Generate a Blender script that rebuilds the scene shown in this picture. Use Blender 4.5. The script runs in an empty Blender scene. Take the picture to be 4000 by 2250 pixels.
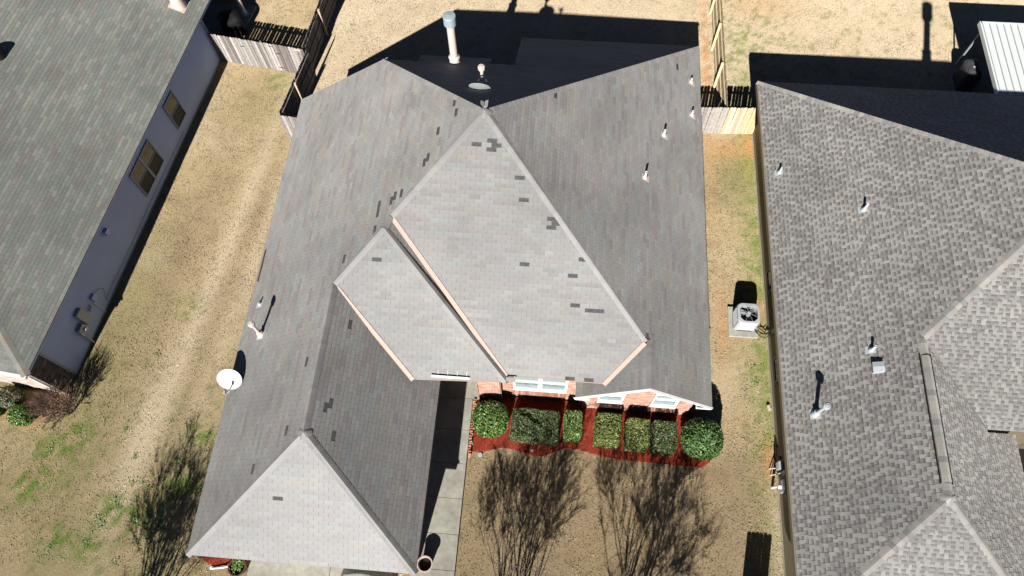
import bpy, math, random
import numpy as np
from mathutils import Vector, Matrix

random.seed(7)
rng = np.random.default_rng(7)
scene = bpy.context.scene
COL = scene.collection

# ------------------------------------------------------------------ camera
CAM = Vector((0.0, 0.0, 26.7262))
F_PX = 2795.93          # focal length in pixels of a 4000 px wide frame
pitch, roll, yaw = 0.4322, -0.0358, 0.1122


def cam_axes():
    cp, sp = math.cos(pitch), math.sin(pitch)
    fwd = Vector((0, sp, -cp)); up = Vector((0, cp, sp)); right = Vector((1, 0, 0))
    c, s = math.cos(roll), math.sin(roll)
    r2 = c * right + s * up
    u2 = -s * right + c * up
    Rz = Matrix.Rotation(yaw, 3, 'Z')
    return Rz @ r2, Rz @ u2, Rz @ fwd


RIGHT, UP, FWD = cam_axes()
cd = bpy.data.cameras.new("camera")
cam = bpy.data.objects.new("camera", cd)
COL.objects.link(cam)
M = Matrix((RIGHT, UP, -FWD)).transposed().to_4x4()
M.translation = CAM
cam.matrix_world = M
cd.sensor_width = 36.0
cd.lens = F_PX / 4000 * 36.0
cd.clip_start = 0.1
cd.clip_end = 2000
scene.camera = cam

# ------------------------------------------------------------------ light
SUNV = Vector((0.2554, 1.530, -1.0)).normalized()      # direction the light travels
sun_el = math.asin(-SUNV.z)
sun_az = math.atan2(-SUNV.x, -SUNV.y)                   # clockwise from +Y of the sun's position
w = bpy.data.worlds.new("World")
scene.world = w
w.use_nodes = True
nt = w.node_tree
bg = nt.nodes["Background"]
sky = nt.nodes.new("ShaderNodeTexSky")
sky.sky_type = 'NISHITA'
sky.sun_disc = False
sky.sun_elevation = sun_el
sky.sun_rotation = sun_az % (2 * math.pi)
sky.air_density = 0.25
sky.ozone_density = 2.0
sky.dust_density = 0.1
nt.links.new(sky.outputs[0], bg.inputs[0])
bg.inputs[1].default_value = 0.05
sd = bpy.data.lights.new("sun", 'SUN')
sd.energy = 5.0
sd.angle = math.radians(0.5)
sd.color = (1.0, 0.965, 0.91)
so = bpy.data.objects.new("sun", sd)
COL.objects.link(so)
so.rotation_euler = SUNV.to_track_quat('-Z', 'Y').to_euler()
so.location = (-8, -40, 40)
scene.view_settings.view_transform = 'Standard'
scene.view_settings.look = 'None'
scene.view_settings.gamma = 1.0
scene.view_settings.use_curve_mapping = False
scene.view_settings.exposure = 0.62
scene.cycles.max_bounces = 6
scene.cycles.diffuse_bounces = 1


# ------------------------------------------------------------------ materials
def mat(name, color=(.5, .5, .5), rough=.9, attr=False, noise=None, bump=None, spec=.3, metal=0.0,
        drough=0.0, stain_shade=None, trans=0.0):
    """noise: list of (scale, lo, hi) value multipliers; stain: (scale, lo, hi); bump: (scale, strength, distance)"""
    m = bpy.data.materials.new(name)
    m.use_nodes = True
    t = m.node_tree
    b = t.nodes["Principled BSDF"]
    b.inputs["Roughness"].default_value = rough
    b.inputs["Metallic"].default_value = metal
    b.inputs["Specular IOR Level"].default_value = spec
    if drough and "Diffuse Roughness" in b.inputs:
        b.inputs["Diffuse Roughness"].default_value = drough
    if attr:
        a = t.nodes.new("ShaderNodeAttribute"); a.attribute_name = "Col"
        out = a.outputs["Color"]
    else:
        r = t.nodes.new("ShaderNodeRGB"); r.outputs[0].default_value = (*color, 1)
        out = r.outputs[0]
    geo = t.nodes.new("ShaderNodeNewGeometry")
    pos = geo.outputs["Position"]
    layers = list(noise or []) + ([stain_shade] if stain_shade else [])
    for (sc, lo, hi) in layers:
        n = t.nodes.new("ShaderNodeTexNoise")
        n.inputs["Scale"].default_value = sc
        n.inputs["Detail"].default_value = 3
        t.links.new(pos, n.inputs["Vector"])
        mr = t.nodes.new("ShaderNodeMapRange")
        mr.inputs["From Min"].default_value = .3
        mr.inputs["From Max"].default_value = .7
        mr.inputs["To Min"].default_value = lo
        mr.inputs["To Max"].default_value = hi
        t.links.new(n.outputs["Fac"], mr.inputs["Value"])
        vm = t.nodes.new("ShaderNodeVectorMath"); vm.operation = 'SCALE'
        t.links.new(out, vm.inputs[0])
        t.links.new(mr.outputs[0], vm.inputs["Scale"])
        out = vm.outputs[0]
    t.links.new(out, b.inputs["Base Color"])
    if bump:
        sc, st, di = bump
        n = t.nodes.new("ShaderNodeTexNoise")
        n.inputs["Scale"].default_value = sc
        n.inputs["Detail"].default_value = 4
        t.links.new(pos, n.inputs["Vector"])
        bp = t.nodes.new("ShaderNodeBump")
        bp.inputs["Strength"].default_value = st
        bp.inputs["Distance"].default_value = di
        t.links.new(n.outputs["Fac"], bp.inputs["Height"])
        t.links.new(bp.outputs[0], b.inputs["Normal"])
    return m


MT = {}
MT['shingle'] = mat("shingle_granules", attr=True, rough=.56, noise=[(90, .88, 1.12), (25, .95, 1.05)], stain_shade=(.42, .84, 1.1),  # broad layer: weathering plus soft tree-shadow bands put into the colour
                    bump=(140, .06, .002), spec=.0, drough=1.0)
_t = MT['shingle'].node_tree
_g = _t.nodes.new("ShaderNodeBsdfGlossy"); _g.inputs["Roughness"].default_value = .56; _g.inputs["Color"].default_value = (.97, .98, 1, 1)
_m = _t.nodes.new("ShaderNodeMixShader"); _m.inputs[0].default_value = .058
_t.links.new(_t.nodes["Principled BSDF"].outputs[0], _m.inputs[1]); _t.links.new(_g.outputs[0], _m.inputs[2])
_t.links.new(_m.outputs[0], _t.nodes["Material Output"].inputs[0])
MT['deck'] = mat("roof_underlay", (.10, .095, .09), rough=.95, noise=[(60, .7, 1.2)])
MT['attr'] = mat("painted_parts", attr=True, rough=.6, noise=[(30, .95, 1.05)])
MT['wood'] = mat("weathered_wood", attr=True, rough=.9, noise=[(60, .82, 1.15), (9, .85, 1.12)], bump=(70, .4, .004), drough=.6)
MT['brick'] = mat("brick_faces", attr=True, rough=.92, noise=[(70, .85, 1.12)], bump=(90, .4, .003), drough=.5)
MT['mortar'] = mat("mortar", (.55, .50, .45), rough=.95, noise=[(40, .85, 1.1)])
MT['white'] = mat("white_paint", (.8, .8, .79), rough=.5, noise=[(12, .95, 1.03)])
MT['beige'] = mat("beige_metal_trim", (.44, .325, .27), rough=.55, noise=[(20, .92, 1.05)])
MT['pipe'] = mat("beige_painted_pipe", (.66, .55, .49), rough=.5, noise=[(14, .94, 1.04)])
MT['galv'] = mat("galvanised_metal", (.42, .52, .55), rough=.4, metal=.25, noise=[(25, .8, 1.15)])
MT['pvc'] = mat("white_vent_pipe", (.75, .76, .76), rough=.5)
MT['grey_metal'] = mat("light_grey_metal", (.42, .45, .47), rough=.45, noise=[(18, .9, 1.08)])
MT['dishgrey'] = mat("grey_dish_paint", (.25, .28, .28), rough=.5)
MT['black'] = mat("black_rubber", (.012, .012, .013), rough=.7)
MT['cover'] = mat("black_fabric_cover", (.055, .058, .066), rough=.8, noise=[(9, .8, 1.3)], bump=(9, .5, .02))
MT['concrete'] = mat("concrete", (.41, .395, .335), rough=.93, noise=[(45, .88, 1.1), (6, .86, 1.1)], stain_shade=(1.3, .78, 1.08), bump=(80, .3, .003), drough=.6)
MT['soil'] = mat("bed_soil", (.42, .28, .14), rough=.97, noise=[(30, .75, 1.2), (6, .85, 1.15)], bump=(40, .8, .02), drough=.8)
MT['mulch'] = mat("red_mulch", (.30, .045, .022), rough=.95, noise=[(55, .5, 1.5), (12, .7, 1.3), (2.2, .75, 1.2)], bump=(60, .9, .02), drough=.6)
MT['chips'] = mat("red_mulch_chips", attr=True, rough=.95)
MT['foliage'] = mat("shrub_leaves", attr=True, rough=.42, noise=[(20, 1.05, 1.6)], spec=.5)
MT['bark'] = mat("bare_bark", (.16, .125, .10), rough=.9, noise=[(20, .8, 1.2)])
MT['twig'] = mat("dry_twigs", (.20, .13, .10), rough=.9, noise=[(20, .7, 1.3)])
MT['siding_skylit'] = mat("siding_skylight_tint", (.46, .57, .86), rough=.7, noise=[(50, .95, 1.05)], stain_shade=(.8, .93, 1.05))  # pale siding, with the blue of the skylight put into its colour
MT['siding_olive'] = mat("olive_tan_siding_paint", (.24, .20, .135), rough=.7, noise=[(50, .95, 1.05)])
MT['glass'] = mat("window_glass", (.02, .022, .025), rough=.04, spec=.9)
MT['glass_pale'] = mat("glass_before_blinds", (.33, .42, .42), rough=.12, spec=.8, noise=[(8, .93, 1.05)])
MT['glass_low'] = mat("glass_lower_sash", (.17, .26, .29), rough=.08, spec=.8, noise=[(5, .7, 1.2)])
MT['screen'] = mat("insect_screen", (.03, .03, .03), rough=.6)
MT['navy'] = mat("dark_frame_paint", (.30, .34, .42), rough=.6)
MT['lawn'] = mat("dormant_lawn", attr=True, rough=.97, noise=[(38, .84, 1.16), (110, .86, 1.14), (13, .86, 1.14)], bump=(40, .4, .012), drough=.9, spec=.1)
MT['grass'] = mat("dormant_grass_blades", attr=True, rough=.9, spec=.1)
MT['ground'] = mat("dry_ground", (.31, .25, .15), rough=.97, noise=[(20, .7, 1.25), (3, .85, 1.15)], bump=(30, .8, .03), spec=.1)
MT['metal_roof'] = mat("white_roof_metal", (.74, .78, .77), rough=.4, noise=[(6, .96, 1.03)])
MT['granular'] = mat("exposed_asphalt", (.07, .07, .073), rough=.95, noise=[(120, .4, 1.7), (26, .6, 1.5)], bump=(120, .6, .004))
MT['rock'] = mat("pale_stone", attr=True, rough=.9, noise=[(30, .8, 1.2)])
MT['car'] = mat("car_paint_sage", (.42, .46, .40), rough=.25, spec=.6)
MT['tyre'] = mat("tyre_rubber", (.02, .02, .02), rough=.85)
MT['clay'] = mat("planter_glaze", (.60, .47, .43), rough=.5, noise=[(15, .9, 1.06)])
MT['potsoil'] = mat("potting_soil", (.02, .015, .012), rough=.98)
MT['darkpot'] = mat("dark_planter", (.10, .045, .035), rough=.6)
MT['acmetal'] = mat("condenser_paint", (.46, .48, .49), rough=.4, noise=[(12, .94, 1.03)])


# ------------------------------------------------------------------ object helpers
class MB:
    """collects faces; builds ONE mesh object"""
    def __init__(self):
        self.v = []; self.f = []; self.c = []

    def face_set(self, vs, fs, col=(.5, .5, .5)):
        o = len(self.v)
        self.v.extend([tuple(x) for x in vs])
        for f in fs:
            self.f.append([o + i for i in f])
            self.c.append(col)

    def box(self, c, s, R=None, col=(.5, .5, .5)):
        hx, hy, hz = s[0] / 2, s[1] / 2, s[2] / 2
        P = [Vector((x, y, z)) for x in (-hx, hx) for y in (-hy, hy) for z in (-hz, hz)]
        if R is not None:
            P = [R @ p for p in P]
        c = Vector(c)
        P = [p + c for p in P]
        self.face_set(P, [(0, 1, 3, 2), (4, 6, 7, 5), (0, 4, 5, 1), (2, 3, 7, 6), (0, 2, 6, 4), (1, 5, 7, 3)], col)

    def box2(self, a, b, col=(.5, .5, .5)):
        self.box([(a[i] + b[i]) / 2 for i in range(3)], [abs(b[i] - a[i]) for i in range(3)], None, col)

    def beam(self, p0, p1, w_, h_, up=(0, 0, 1), col=(.5, .5, .5)):
        """rectangular bar from p0 to p1, w_ sideways, h_ along up"""
        p0 = Vector(p0); p1 = Vector(p1)
        d = (p1 - p0); L = d.length; d.normalize()
        s = d.cross(Vector(up)).normalized(); u = s.cross(d).normalized()
        R = Matrix((s, d, u)).transposed()
        self.box((p0 + p1) / 2, (w_, L, h_), R, col)

    def tube(self, p0, p1, r0, r1=None, seg=10, cap=True, col=(.5, .5, .5)):
        r1 = r0 if r1 is None else r1
        p0 = Vector(p0); p1 = Vector(p1)
        d = (p1 - p0).normalized()
        a = d.orthogonal().normalized(); b = d.cross(a)
        vs = []
        for p, r in ((p0, r0), (p1, r1)):
            for i in range(seg):
                t = 2 * math.pi * i / seg
                vs.append(p + a * (r * math.cos(t)) + b * (r * math.sin(t)))
        fs = [(i, (i + 1) % seg, seg + (i + 1) % seg, seg + i) for i in range(seg)]
        if cap:
            fs += [tuple(range(seg))[::-1], tuple(range(seg, 2 * seg))]
        self.face_set(vs, fs, col)

    def lathe(self, c, prof, seg=24, axis=(0, 0, 1), col=(.5, .5, .5), close=False):
        c = Vector(c); ax = Vector(axis).normalized()
        a = ax.orthogonal().normalized(); b = ax.cross(a)
        vs = []
        for (r, z) in prof:
            for i in range(seg):
                t = 2 * math.pi * i / seg
                vs.append(c + ax * z + a * (r * math.cos(t)) + b * (r * math.sin(t)))
        fs = []
        for k in range(len(prof) - 1):
            for i in range(seg):
                j = (i + 1) % seg
                fs.append((k * seg + i, k * seg + j, (k + 1) * seg + j, (k + 1) * seg + i))
        if close:
            fs.append(tuple(range(seg))[::-1]); fs.append(tuple(range((len(prof) - 1) * seg, len(prof) * seg)))
        self.face_set(vs, fs, col)

    def path(self, pts, r, seg=6, col=(.5, .5, .5)):
        for a, b in zip(pts[:-1], pts[1:]):
            self.tube(a, b, r, r, seg, True, col)

    def build(self, name, m, parent=None, base=None, smooth=False, kind=None, label=None):
        if base is None:
            base = parent['_base'] if (parent is not None and '_base' in parent) else (0, 0, 0)
        me = bpy.data.meshes.new(name)
        V = np.array(self.v, dtype=np.float32) - np.array(base, dtype=np.float32)
        me.from_pydata(V.tolist(), [], self.f)
        at = me.attributes.new("Col", 'FLOAT_COLOR', 'CORNER')
        arr = []
        for f, c in zip(self.f, self.c):
            if isinstance(c[0], (tuple, list)):
                for q in c:
                    arr += [q[0], q[1], q[2], 1.0]
            else:
                arr += [c[0], c[1], c[2], 1.0] * len(f)
        at.data.foreach_set("color", arr)
        me.materials.append(m)
        if smooth:
            me.polygons.foreach_set("use_smooth", [True] * len(me.polygons))
        me.update()
        o = bpy.data.objects.new(name, me)
        COL.objects.link(o)
        if parent is not None:
            o.parent = parent
            o['_base'] = tuple(float(x) for x in base)
        else:
            o.location = base
            o['_base'] = tuple(float(x) for x in base)
        if kind: o['kind'] = kind
        if label: o['label'] = label
        return o


def fast_mesh(name, V, Q, C, m, parent=None, kind=None, base=(0, 0, 0), smooth=False):
    """V (n,3), Q (k,3 or 4) ints, C (n,3) vertex colours"""
    V = np.asarray(V, np.float32) - np.array(base, np.float32)
    Q = np.asarray(Q, np.int32)
    me = bpy.data.meshes.new(name)
    k, s = Q.shape
    me.vertices.add(len(V)); me.vertices.foreach_set("co", V.ravel())
    me.loops.add(k * s); me.loops.foreach_set("vertex_index", Q.ravel())
    me.polygons.add(k)
    me.polygons.foreach_set("loop_start", np.arange(0, k * s, s, dtype=np.int32))
    me.polygons.foreach_set("loop_total", np.full(k, s, np.int32))
    at = me.attributes.new("Col", 'FLOAT_COLOR', 'POINT')
    cc = np.ones((len(V), 4), np.float32); cc[:, :3] = C
    at.data.foreach_set("color", cc.ravel())
    me.materials.append(m)
    me.update(calc_edges=True)
    if smooth:
        me.polygons.foreach_set("use_smooth", np.ones(k, bool))
    o = bpy.data.objects.new(name, me)
    COL.objects.link(o)
    o['_base'] = tuple(float(x) for x in base)
    if parent is not None: o.parent = parent
    else: o.location = base
    if kind: o['kind'] = kind
    return o


def thing(name, base, label, cat, group=None):
    o = bpy.data.objects.new(name, None)
    COL.objects.link(o)
    o.location = base
    o.empty_display_size = .3
    o['_base'] = tuple(float(x) for x in base)
    o['label'] = label; o['category'] = cat
    if group: o['group'] = group
    return o


def tag(o, label, cat, group=None):
    o['label'] = label; o['category'] = cat
    if group: o['group'] = group
    return o


def img(P):
    """pixel (in a 4000x2250 frame) of a world point and its depth"""
    v = Vector(P) - CAM
    d = v.dot(FWD)
    return 2000 + F_PX * v.dot(RIGHT) / d, 1125 - F_PX * v.dot(UP) / d, d


def seen_area(area, n, P):
    v = CAM - Vector(P)
    L = v.length
    x, y, d = img(P)
    if not (-20 < x < 4020 and -20 < y < 2270):
        return 0
    return area * max(0.0, Vector(n).dot(v) / L) / (L * L)


def pieces_out(name, pieces, m, parent, limit, stuff_name):
    """pieces: (verts, faces, colours, centre, normal, area). The ones that show largest become objects, the rest one part."""
    if not pieces: return
    sc = [(seen_area(p[5], p[4], p[3]), i) for i, p in enumerate(pieces)]
    sc.sort(reverse=True)
    chosen = set(i for a, i in sc[:limit] if a > 0)
    rest = MB()
    for i, p in enumerate(pieces):
        if i in chosen:
            b = MB(); b.face_set(p[0], p[1], (0, 0, 0)); b.c = list(p[2])
            b.build(name, m, parent)
        else:
            o = len(rest.v)
            rest.v.extend(p[0])
            for f in p[1]: rest.f.append([o + q for q in f])
            rest.c.extend(p[2])
    if rest.v:
        rest.build(stuff_name, m, parent, kind='stuff')


# ------------------------------------------------------------------ value noise for colour fields
_perm = rng.random((256, 256))


def vnoise(x, y, s):
    x = np.asarray(x) * s + 1000.37; y = np.asarray(y) * s + 1000.71
    xi = np.floor(x).astype(int); yi = np.floor(y).astype(int)
    fx = x - xi; fy = y - yi
    fx = fx * fx * (3 - 2 * fx); fy = fy * fy * (3 - 2 * fy)
    g = lambda a, b: _perm[a % 256, b % 256]
    return (g(xi, yi) * (1 - fx) + g(xi + 1, yi) * fx) * (1 - fy) + (g(xi, yi + 1) * (1 - fx) + g(xi + 1, yi + 1) * fx) * fy


def fbm(x, y, s, o=4):
    t = 0; a = .5; n = 0
    for i in range(o):
        t = t + a * vnoise(x, y, s * 2 ** i); n += a; a *= .55
    return t / n


# ------------------------------------------------------------------ roofs
PAL_MAIN = [((.228, .213, .206), 5), ((.222, .226, .220), 5), ((.237, .224, .205), 4), ((.206, .191, .186), 3), ((.244, .240, .228), 2)]
PAL_LEFT = [((.212, .226, .198), 6), ((.255, .258, .228), 4), ((.196, .21, .19), 4), ((.212, .198, .180), 2), ((.230, .222, .196), 2)]


def pick(pal):
    t = sum(w_ for _, w_ in pal); r = random.random() * t
    for c, w_ in pal:
        r -= w_
        if r <= 0:
            return c
    return pal[-1][0]


def jit(c, a=.055):
    k = 1 + random.uniform(-a, a)
    return tuple(max(0, x * k * (1 + random.uniform(-.02, .02))) for x in c)


class Plane:
    """roof plane z = a + b x + c y with a plan polygon"""
    def __init__(self, a, b, c, poly, lift=0.0):
        self.a, self.b, self.c = a, b, c
        self.poly = poly
        g = Vector((b, c)); self.g = g.length
        self.V2 = g.normalized(); self.U2 = Vector((self.V2.y, -self.V2.x))
        self.k = math.sqrt(1 + self.g ** 2)
        self.n = Vector((-b, -c, 1)).normalized()
        self.V3 = Vector((self.V2.x, self.V2.y, self.g)) / self.k
        self.U3 = Vector((self.U2.x, self.U2.y, 0))
        self.O = Vector((poly[0][0], poly[0][1], 0)); self.O.z = self.z(*poly[0])
        self.uv = [self.to_uv(p) for p in poly]
        ar = sum(self.uv[i][0] * self.uv[(i + 1) % len(self.uv)][1] - self.uv[(i + 1) % len(self.uv)][0] * self.uv[i][1] for i in range(len(self.uv)))
        if ar < 0:
            self.uv = self.uv[::-1]
        self.lift = lift

    def z(self, x, y): return self.a + self.b * x + self.c * y

    def to_uv(self, p):
        d = Vector((p[0], p[1], self.z(p[0], p[1]))) - self.O
        return (d.dot(self.U3), d.dot(self.V3))

    def pt(self, u, v, h=0.0):
        return self.O + self.U3 * u + self.V3 * v + self.n * (h + self.lift)

    def inside(self, u, v):
        c = False; P = self.uv; n = len(P)
        for i in range(n):
            x1, y1 = P[i]; x2, y2 = P[i - 1]
            if (y1 > v) != (y2 > v) and u < (x2 - x1) * (v - y1) / (y2 - y1) + x1:
                c = not c
        return c

    def clip(self, quad):
        """clip a small convex polygon [(u,v)] by the plan edges that cross it"""
        ins = [self.inside(*q) for q in quad]
        P = self.uv; n = len(P)
        cu = sum(q[0] for q in quad) / len(quad); cv = sum(q[1] for q in quad) / len(quad)
        R = max(math.hypot(q[0] - cu, q[1] - cv) for q in quad)
        out = quad; hit = False
        for i in range(n):
            a = P[i]; b = P[(i + 1) % n]
            ex, ey = b[0] - a[0], b[1] - a[1]
            L = math.hypot(ex, ey)
            if L < 1e-6: continue
            ex /= L; ey /= L
            tpar = (cu - a[0]) * ex + (cv - a[1]) * ey
            dist = (cu - a[0]) * (-ey) + (cv - a[1]) * ex
            if abs(dist) > R or tpar < -R or tpar > L + R: continue
            hit = True
            new = []
            m = len(out)
            for j in range(m):
                p = out[j]; q = out[(j + 1) % m]
                dp = (p[0] - a[0]) * (-ey) + (p[1] - a[1]) * ex
                dq = (q[0] - a[0]) * (-ey) + (q[1] - a[1]) * ex
                if dp >= 0: new.append(p)
                if (dp >= 0) != (dq >= 0):
                    t = dp / (dp - dq)
                    new.append((p[0] + (q[0] - p[0]) * t, p[1] + (q[1] - p[1]) * t))
            out = new
            if len(out) < 3: return None
        if not hit and not any(ins): return None
        return out


def tab_piece(pl, u0, u1, v0, v1, h0, h1, cols):
    """one shingle tab: cols = colour at lower and at upper edge"""
    quad = [(u0, v0), (u1, v0), (u1, v1), (u0, v1)]
    q = pl.clip(quad)
    if not q: return None
    ar = abs(sum(q[i][0] * q[(i + 1) % len(q)][1] - q[(i + 1) % len(q)][0] * q[i][1] for i in range(len(q)))) / 2
    if ar < 2e-4: return None
    H = lambda v: h0 + (h1 - h0) * (v - v0) / (v1 - v0)
    vs = [tuple(pl.pt(u, v, H(v))) for u, v in q]
    n = len(q)
    cl, cu_ = cols
    C = lambda v: tuple(cl[i] + (cu_[i] - cl[i]) * (v - v0) / (v1 - v0) for i in range(3))
    fs = [tuple(range(n))]; cs = [tuple(C(v) for u, v in q)]
    low = [i for i in range(n) if abs(q[i][1] - v0) < 1e-6]
    if len(low) == 2:
        i, j = low
        if (i + 1) % n != j: i, j = j, i
        k = len(vs)
        vs.append(tuple(pl.pt(*q[i], -.001))); vs.append(tuple(pl.pt(*q[j], -.001)))
        fs.append((i, k, k + 1, j)); cs.append(tuple(c * .5 for c in cl))
        if n == 4:
            fs.append((i, (i - 1) % n, k)); cs.append(tuple(c * .5 for c in cl))
            fs.append((j, k + 1, (j + 1) % n)); cs.append(tuple(c * .5 for c in cl))
    c = Vector((0, 0, 0))
    for p in vs[:n]: c += Vector(p)
    c /= n
    # outward orientation
    nn = (Vector(vs[1]) - Vector(vs[0])).cross(Vector(vs[2]) - Vector(vs[0]))
    if nn.dot(pl.n) < 0:
        fs = [tuple(reversed(f)) for f in fs]
        cs = [tuple(reversed(c_)) if isinstance(c_[0], tuple) else c_ for c_ in cs]
    return (vs, fs, cs, tuple(c), tuple(pl.n), ar)


def three_tab(pl, pal, tab=.32, ex=.14, gap=.006, missing=(), flat=False):
    us = [p[0] for p in pl.uv]; vs = [p[1] for p in pl.uv]
    u_lo, u_hi, v_lo, v_hi = min(us), max(us), min(vs), max(vs)
    out = []; holes = []
    miss = [pl.to_uv(p) for p in missing]
    miss_done = [False] * len(miss)
    rows = int((v_hi - v_lo) / ex) + 2
    base_u = random.random() * tab
    for r in range(rows):
        v0 = v_lo + r * ex
        off = base_u + (r % 2) * tab * .5 + random.uniform(-.012, .012)
        k = int((u_lo - off) / tab) - 1
        u = off + k * tab
        strip_c = None; ns = 0
        while u < u_hi:
            # the three tabs of a strip are often of one blend
            if ns <= 0 or random.random() < .55:
                strip_c = pick(pal); ns = 3
            ns -= 1
            g = gap / 2
            cc = jit(strip_c)
            lost = False
            for i, (mu, mv) in enumerate(miss):
                if not miss_done[i] and abs(mv - (v0 + ex / 2)) <= ex / 2 + 1e-4 and u <= mu < u + tab:
                    lost = True; miss_done[i] = True
            if lost:
                p = tab_piece(pl, u + random.uniform(.004, .03), u + tab - random.uniform(.004, .06), v0 + .004, v0 + ex - random.uniform(.004, .035), .0015, .001, ((.06, .06, .062), (.045, .045, .047)))
                if p: holes.append(p)
                u += tab; continue
            hh = .0085 + random.uniform(-.001, .003)
            top_h = .0015
            if flat:
                top_h = .0035; hh = .0035 if random.random() < .97 else .009
            p = tab_piece(pl, u + g, u + tab - g, v0, v0 + ex + .004, hh, top_h, (tuple(x * .94 for x in cc), tuple(x * 1.04 for x in cc)))
            if p: out.append(p)
            u += tab
    return out, holes


LAM_HI = [((.265, .256, .235), 4), ((.198, .186, .175), 3), ((.30, .292, .27), 3)]
LAM_LO = [((.245, .233, .226), 3), ((.215, .20, .192), 3), ((.275, .268, .253), 2)]


def laminated(pl, ex=.142, flat=False):
    us = [p[0] for p in pl.uv]; vs = [p[1] for p in pl.uv]
    u_lo, u_hi, v_lo, v_hi = min(us), max(us), min(vs), max(vs)
    out = []
    rows = int((v_hi - v_lo) / ex) + 2
    for r in range(rows):
        v0 = v_lo + r * ex
        u = u_lo - random.random() * .5
        hi = random.random() < .5
        while u < u_hi:
            if hi:
                w_ = random.choice((.10, .12, .13, .16))
                c = jit(pick(LAM_HI), .08)
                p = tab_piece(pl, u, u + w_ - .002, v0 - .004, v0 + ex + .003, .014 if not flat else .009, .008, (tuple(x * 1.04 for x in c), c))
            else:
                w_ = random.choice((.11, .13, .14, .17))
                c = jit(pick(LAM_LO), .08)
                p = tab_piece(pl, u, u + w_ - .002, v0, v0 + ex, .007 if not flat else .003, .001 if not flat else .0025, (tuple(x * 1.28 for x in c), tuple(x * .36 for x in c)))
            if p: out.append(p)
            u += w_; hi = not hi
    return out


def caps(p0, p1, n1, n2, pal, step=.2, wd=.155, h=.010, cut=.05):
    """cap shingles along the line p0 (low) -> p1 (high), between planes of normals n1, n2"""
    p0 = Vector(p0); p1 = Vector(p1)
    d = (p1 - p0); L = d.length - cut; d.normalize()
    n1 = Vector(n1); n2 = Vector(n2)
    nm = (n1 + n2).normalized()
    a = n1.cross(d).normalized(); b = n2.cross(d).normalized()
    if a.dot(n1 - n2) < 0: a = -a
    if b.dot(n2 - n1) < 0: b = -b
    out = []
    k = max(1, int(round(L / step))); st = L / k
    for i in range(k):
        c = jit(pick(pal), .1)
        vs = []
        for s, lift in ((i * st, h + .008), (i * st + st + .012, h)):
            q = p0 + d * s
            vs += [q + a * wd + n1 * lift * .6, q + a * wd * .38 + n1 * (lift + .006), q + nm * (lift + .012), q + b * wd * .38 + n2 * (lift + .006), q + b * wd + n2 * lift * .6]
        vs += [p0 + d * (i * st) + a * wd - n1 * .002, p0 + d * (i * st) + nm * .0, p0 + d * (i * st) + b * wd - n2 * .002]
        fs = [(0, 1, 6, 5), (1, 2, 7, 6), (2, 3, 8, 7), (3, 4, 9, 8), (10, 11, 2, 1, 0), (11, 12, 4, 3, 2)]
        nn = (vs[1] - vs[0]).cross(vs[5] - vs[0])
        if nn.dot(n1) < 0: fs = [tuple(reversed(f)) for f in fs]
        lo = tuple(x * .6 for x in c)
        cs = [c, c, c, c, lo, lo]
        out.append(([tuple(v) for v in vs], fs, cs, tuple(p0 + d * (i * st + st / 2)), tuple(nm), 2 * wd * st))
    return out


def deck(pls, name, parent, thick=.03, m=None):
    """the boarded roof itself, under the shingles"""
    b = MB()
    for pl in pls:
        n = len(pl.uv)
        top = [pl.pt(u, v, -.003) for u, v in pl.uv]
        bot = [p - Vector((0, 0, thick)) for p in top]
        fs = [tuple(range(n)), tuple(reversed(range(n, 2 * n)))]
        for i in range(n):
            j = (i + 1) % n
            fs.append((i, n + i, n + j, j))
        b.face_set(top + bot, fs, (.03, .03, .03))
    return b.build(name, m or MT['deck'], parent)


def eave_board(b, p0, p1, h=.14, t=.025, out=(0, 0), col=(.62, .52, .45), drop=.0):
    p0 = Vector(p0); p1 = Vector(p1)
    o = Vector((out[0], out[1], 0)) * t * -1.1
    dz = Vector((0, 0, h / 2 + .012 + drop))
    b.beam(p0 - dz + o, p1 - dz + o, t, h, (0, 0, 1), col)


# ------------------------------------------------------------------ bricks
BRICK_RED = [((.46, .27, .21), 4), ((.50, .31, .24), 3), ((.41, .225, .17), 3), ((.55, .38, .30), 2)]
BRICK_DARK = [((.16, .13, .12), 4), ((.23, .18, .16), 2), ((.10, .085, .08), 3)]


def brick_wall(b, O, du, nrm, W_, z0, z1, pal, top=None, skip=None, bw=.2, bh=.067, j=.01, soldier=()):
    """running bond on a vertical wall: O start point, du unit direction, nrm outward"""
    O = Vector(O); du = Vector(du); nrm = Vector(nrm)
    r = 0; z = z0
    while z < z1:
        tall = any(abs(z - s) < bh * .55 for s in soldier)
        hh = bw if tall else bh
        ww = bh if tall else bw
        u = -(r % 2) * (ww + j) / 2 if not tall else 0
        while u < W_:
            a = max(u, 0.0); e = min(u + ww, W_)
            zt = min(z + hh, z1)
            if e - a > .03 and not (top and zt > min(top(a), top(e))) and not (skip and skip((a + e) / 2, (z + zt) / 2)):
                pr = random.uniform(.003, .008)
                b.box(O + du * ((a + e) / 2) + Vector((0, 0, (z + zt) / 2)) + nrm * (pr - .01),
                      (e - a, .02, zt - z), Matrix((du, nrm, Vector((0, 0, 1)))).transposed(), jit(pick(pal), .12))
            u += ww + j
        z += hh + j; r += 1


# ================================================================== GROUND
LAWN_X0, LAWN_X1, LAWN_Y0, LAWN_Y1 = -31.0, 25.0, -4.0, 33.0

TAN = np.array([.43, .335, .20]); BROWN = np.array([.25, .185, .11]); PALE = np.array([.56, .465, .325])
OLIVE = np.array([.19, .185, .065]); GREEN = np.array([.12, .20, .03]); ORANGE = np.array([.50, .25, .105])


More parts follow.
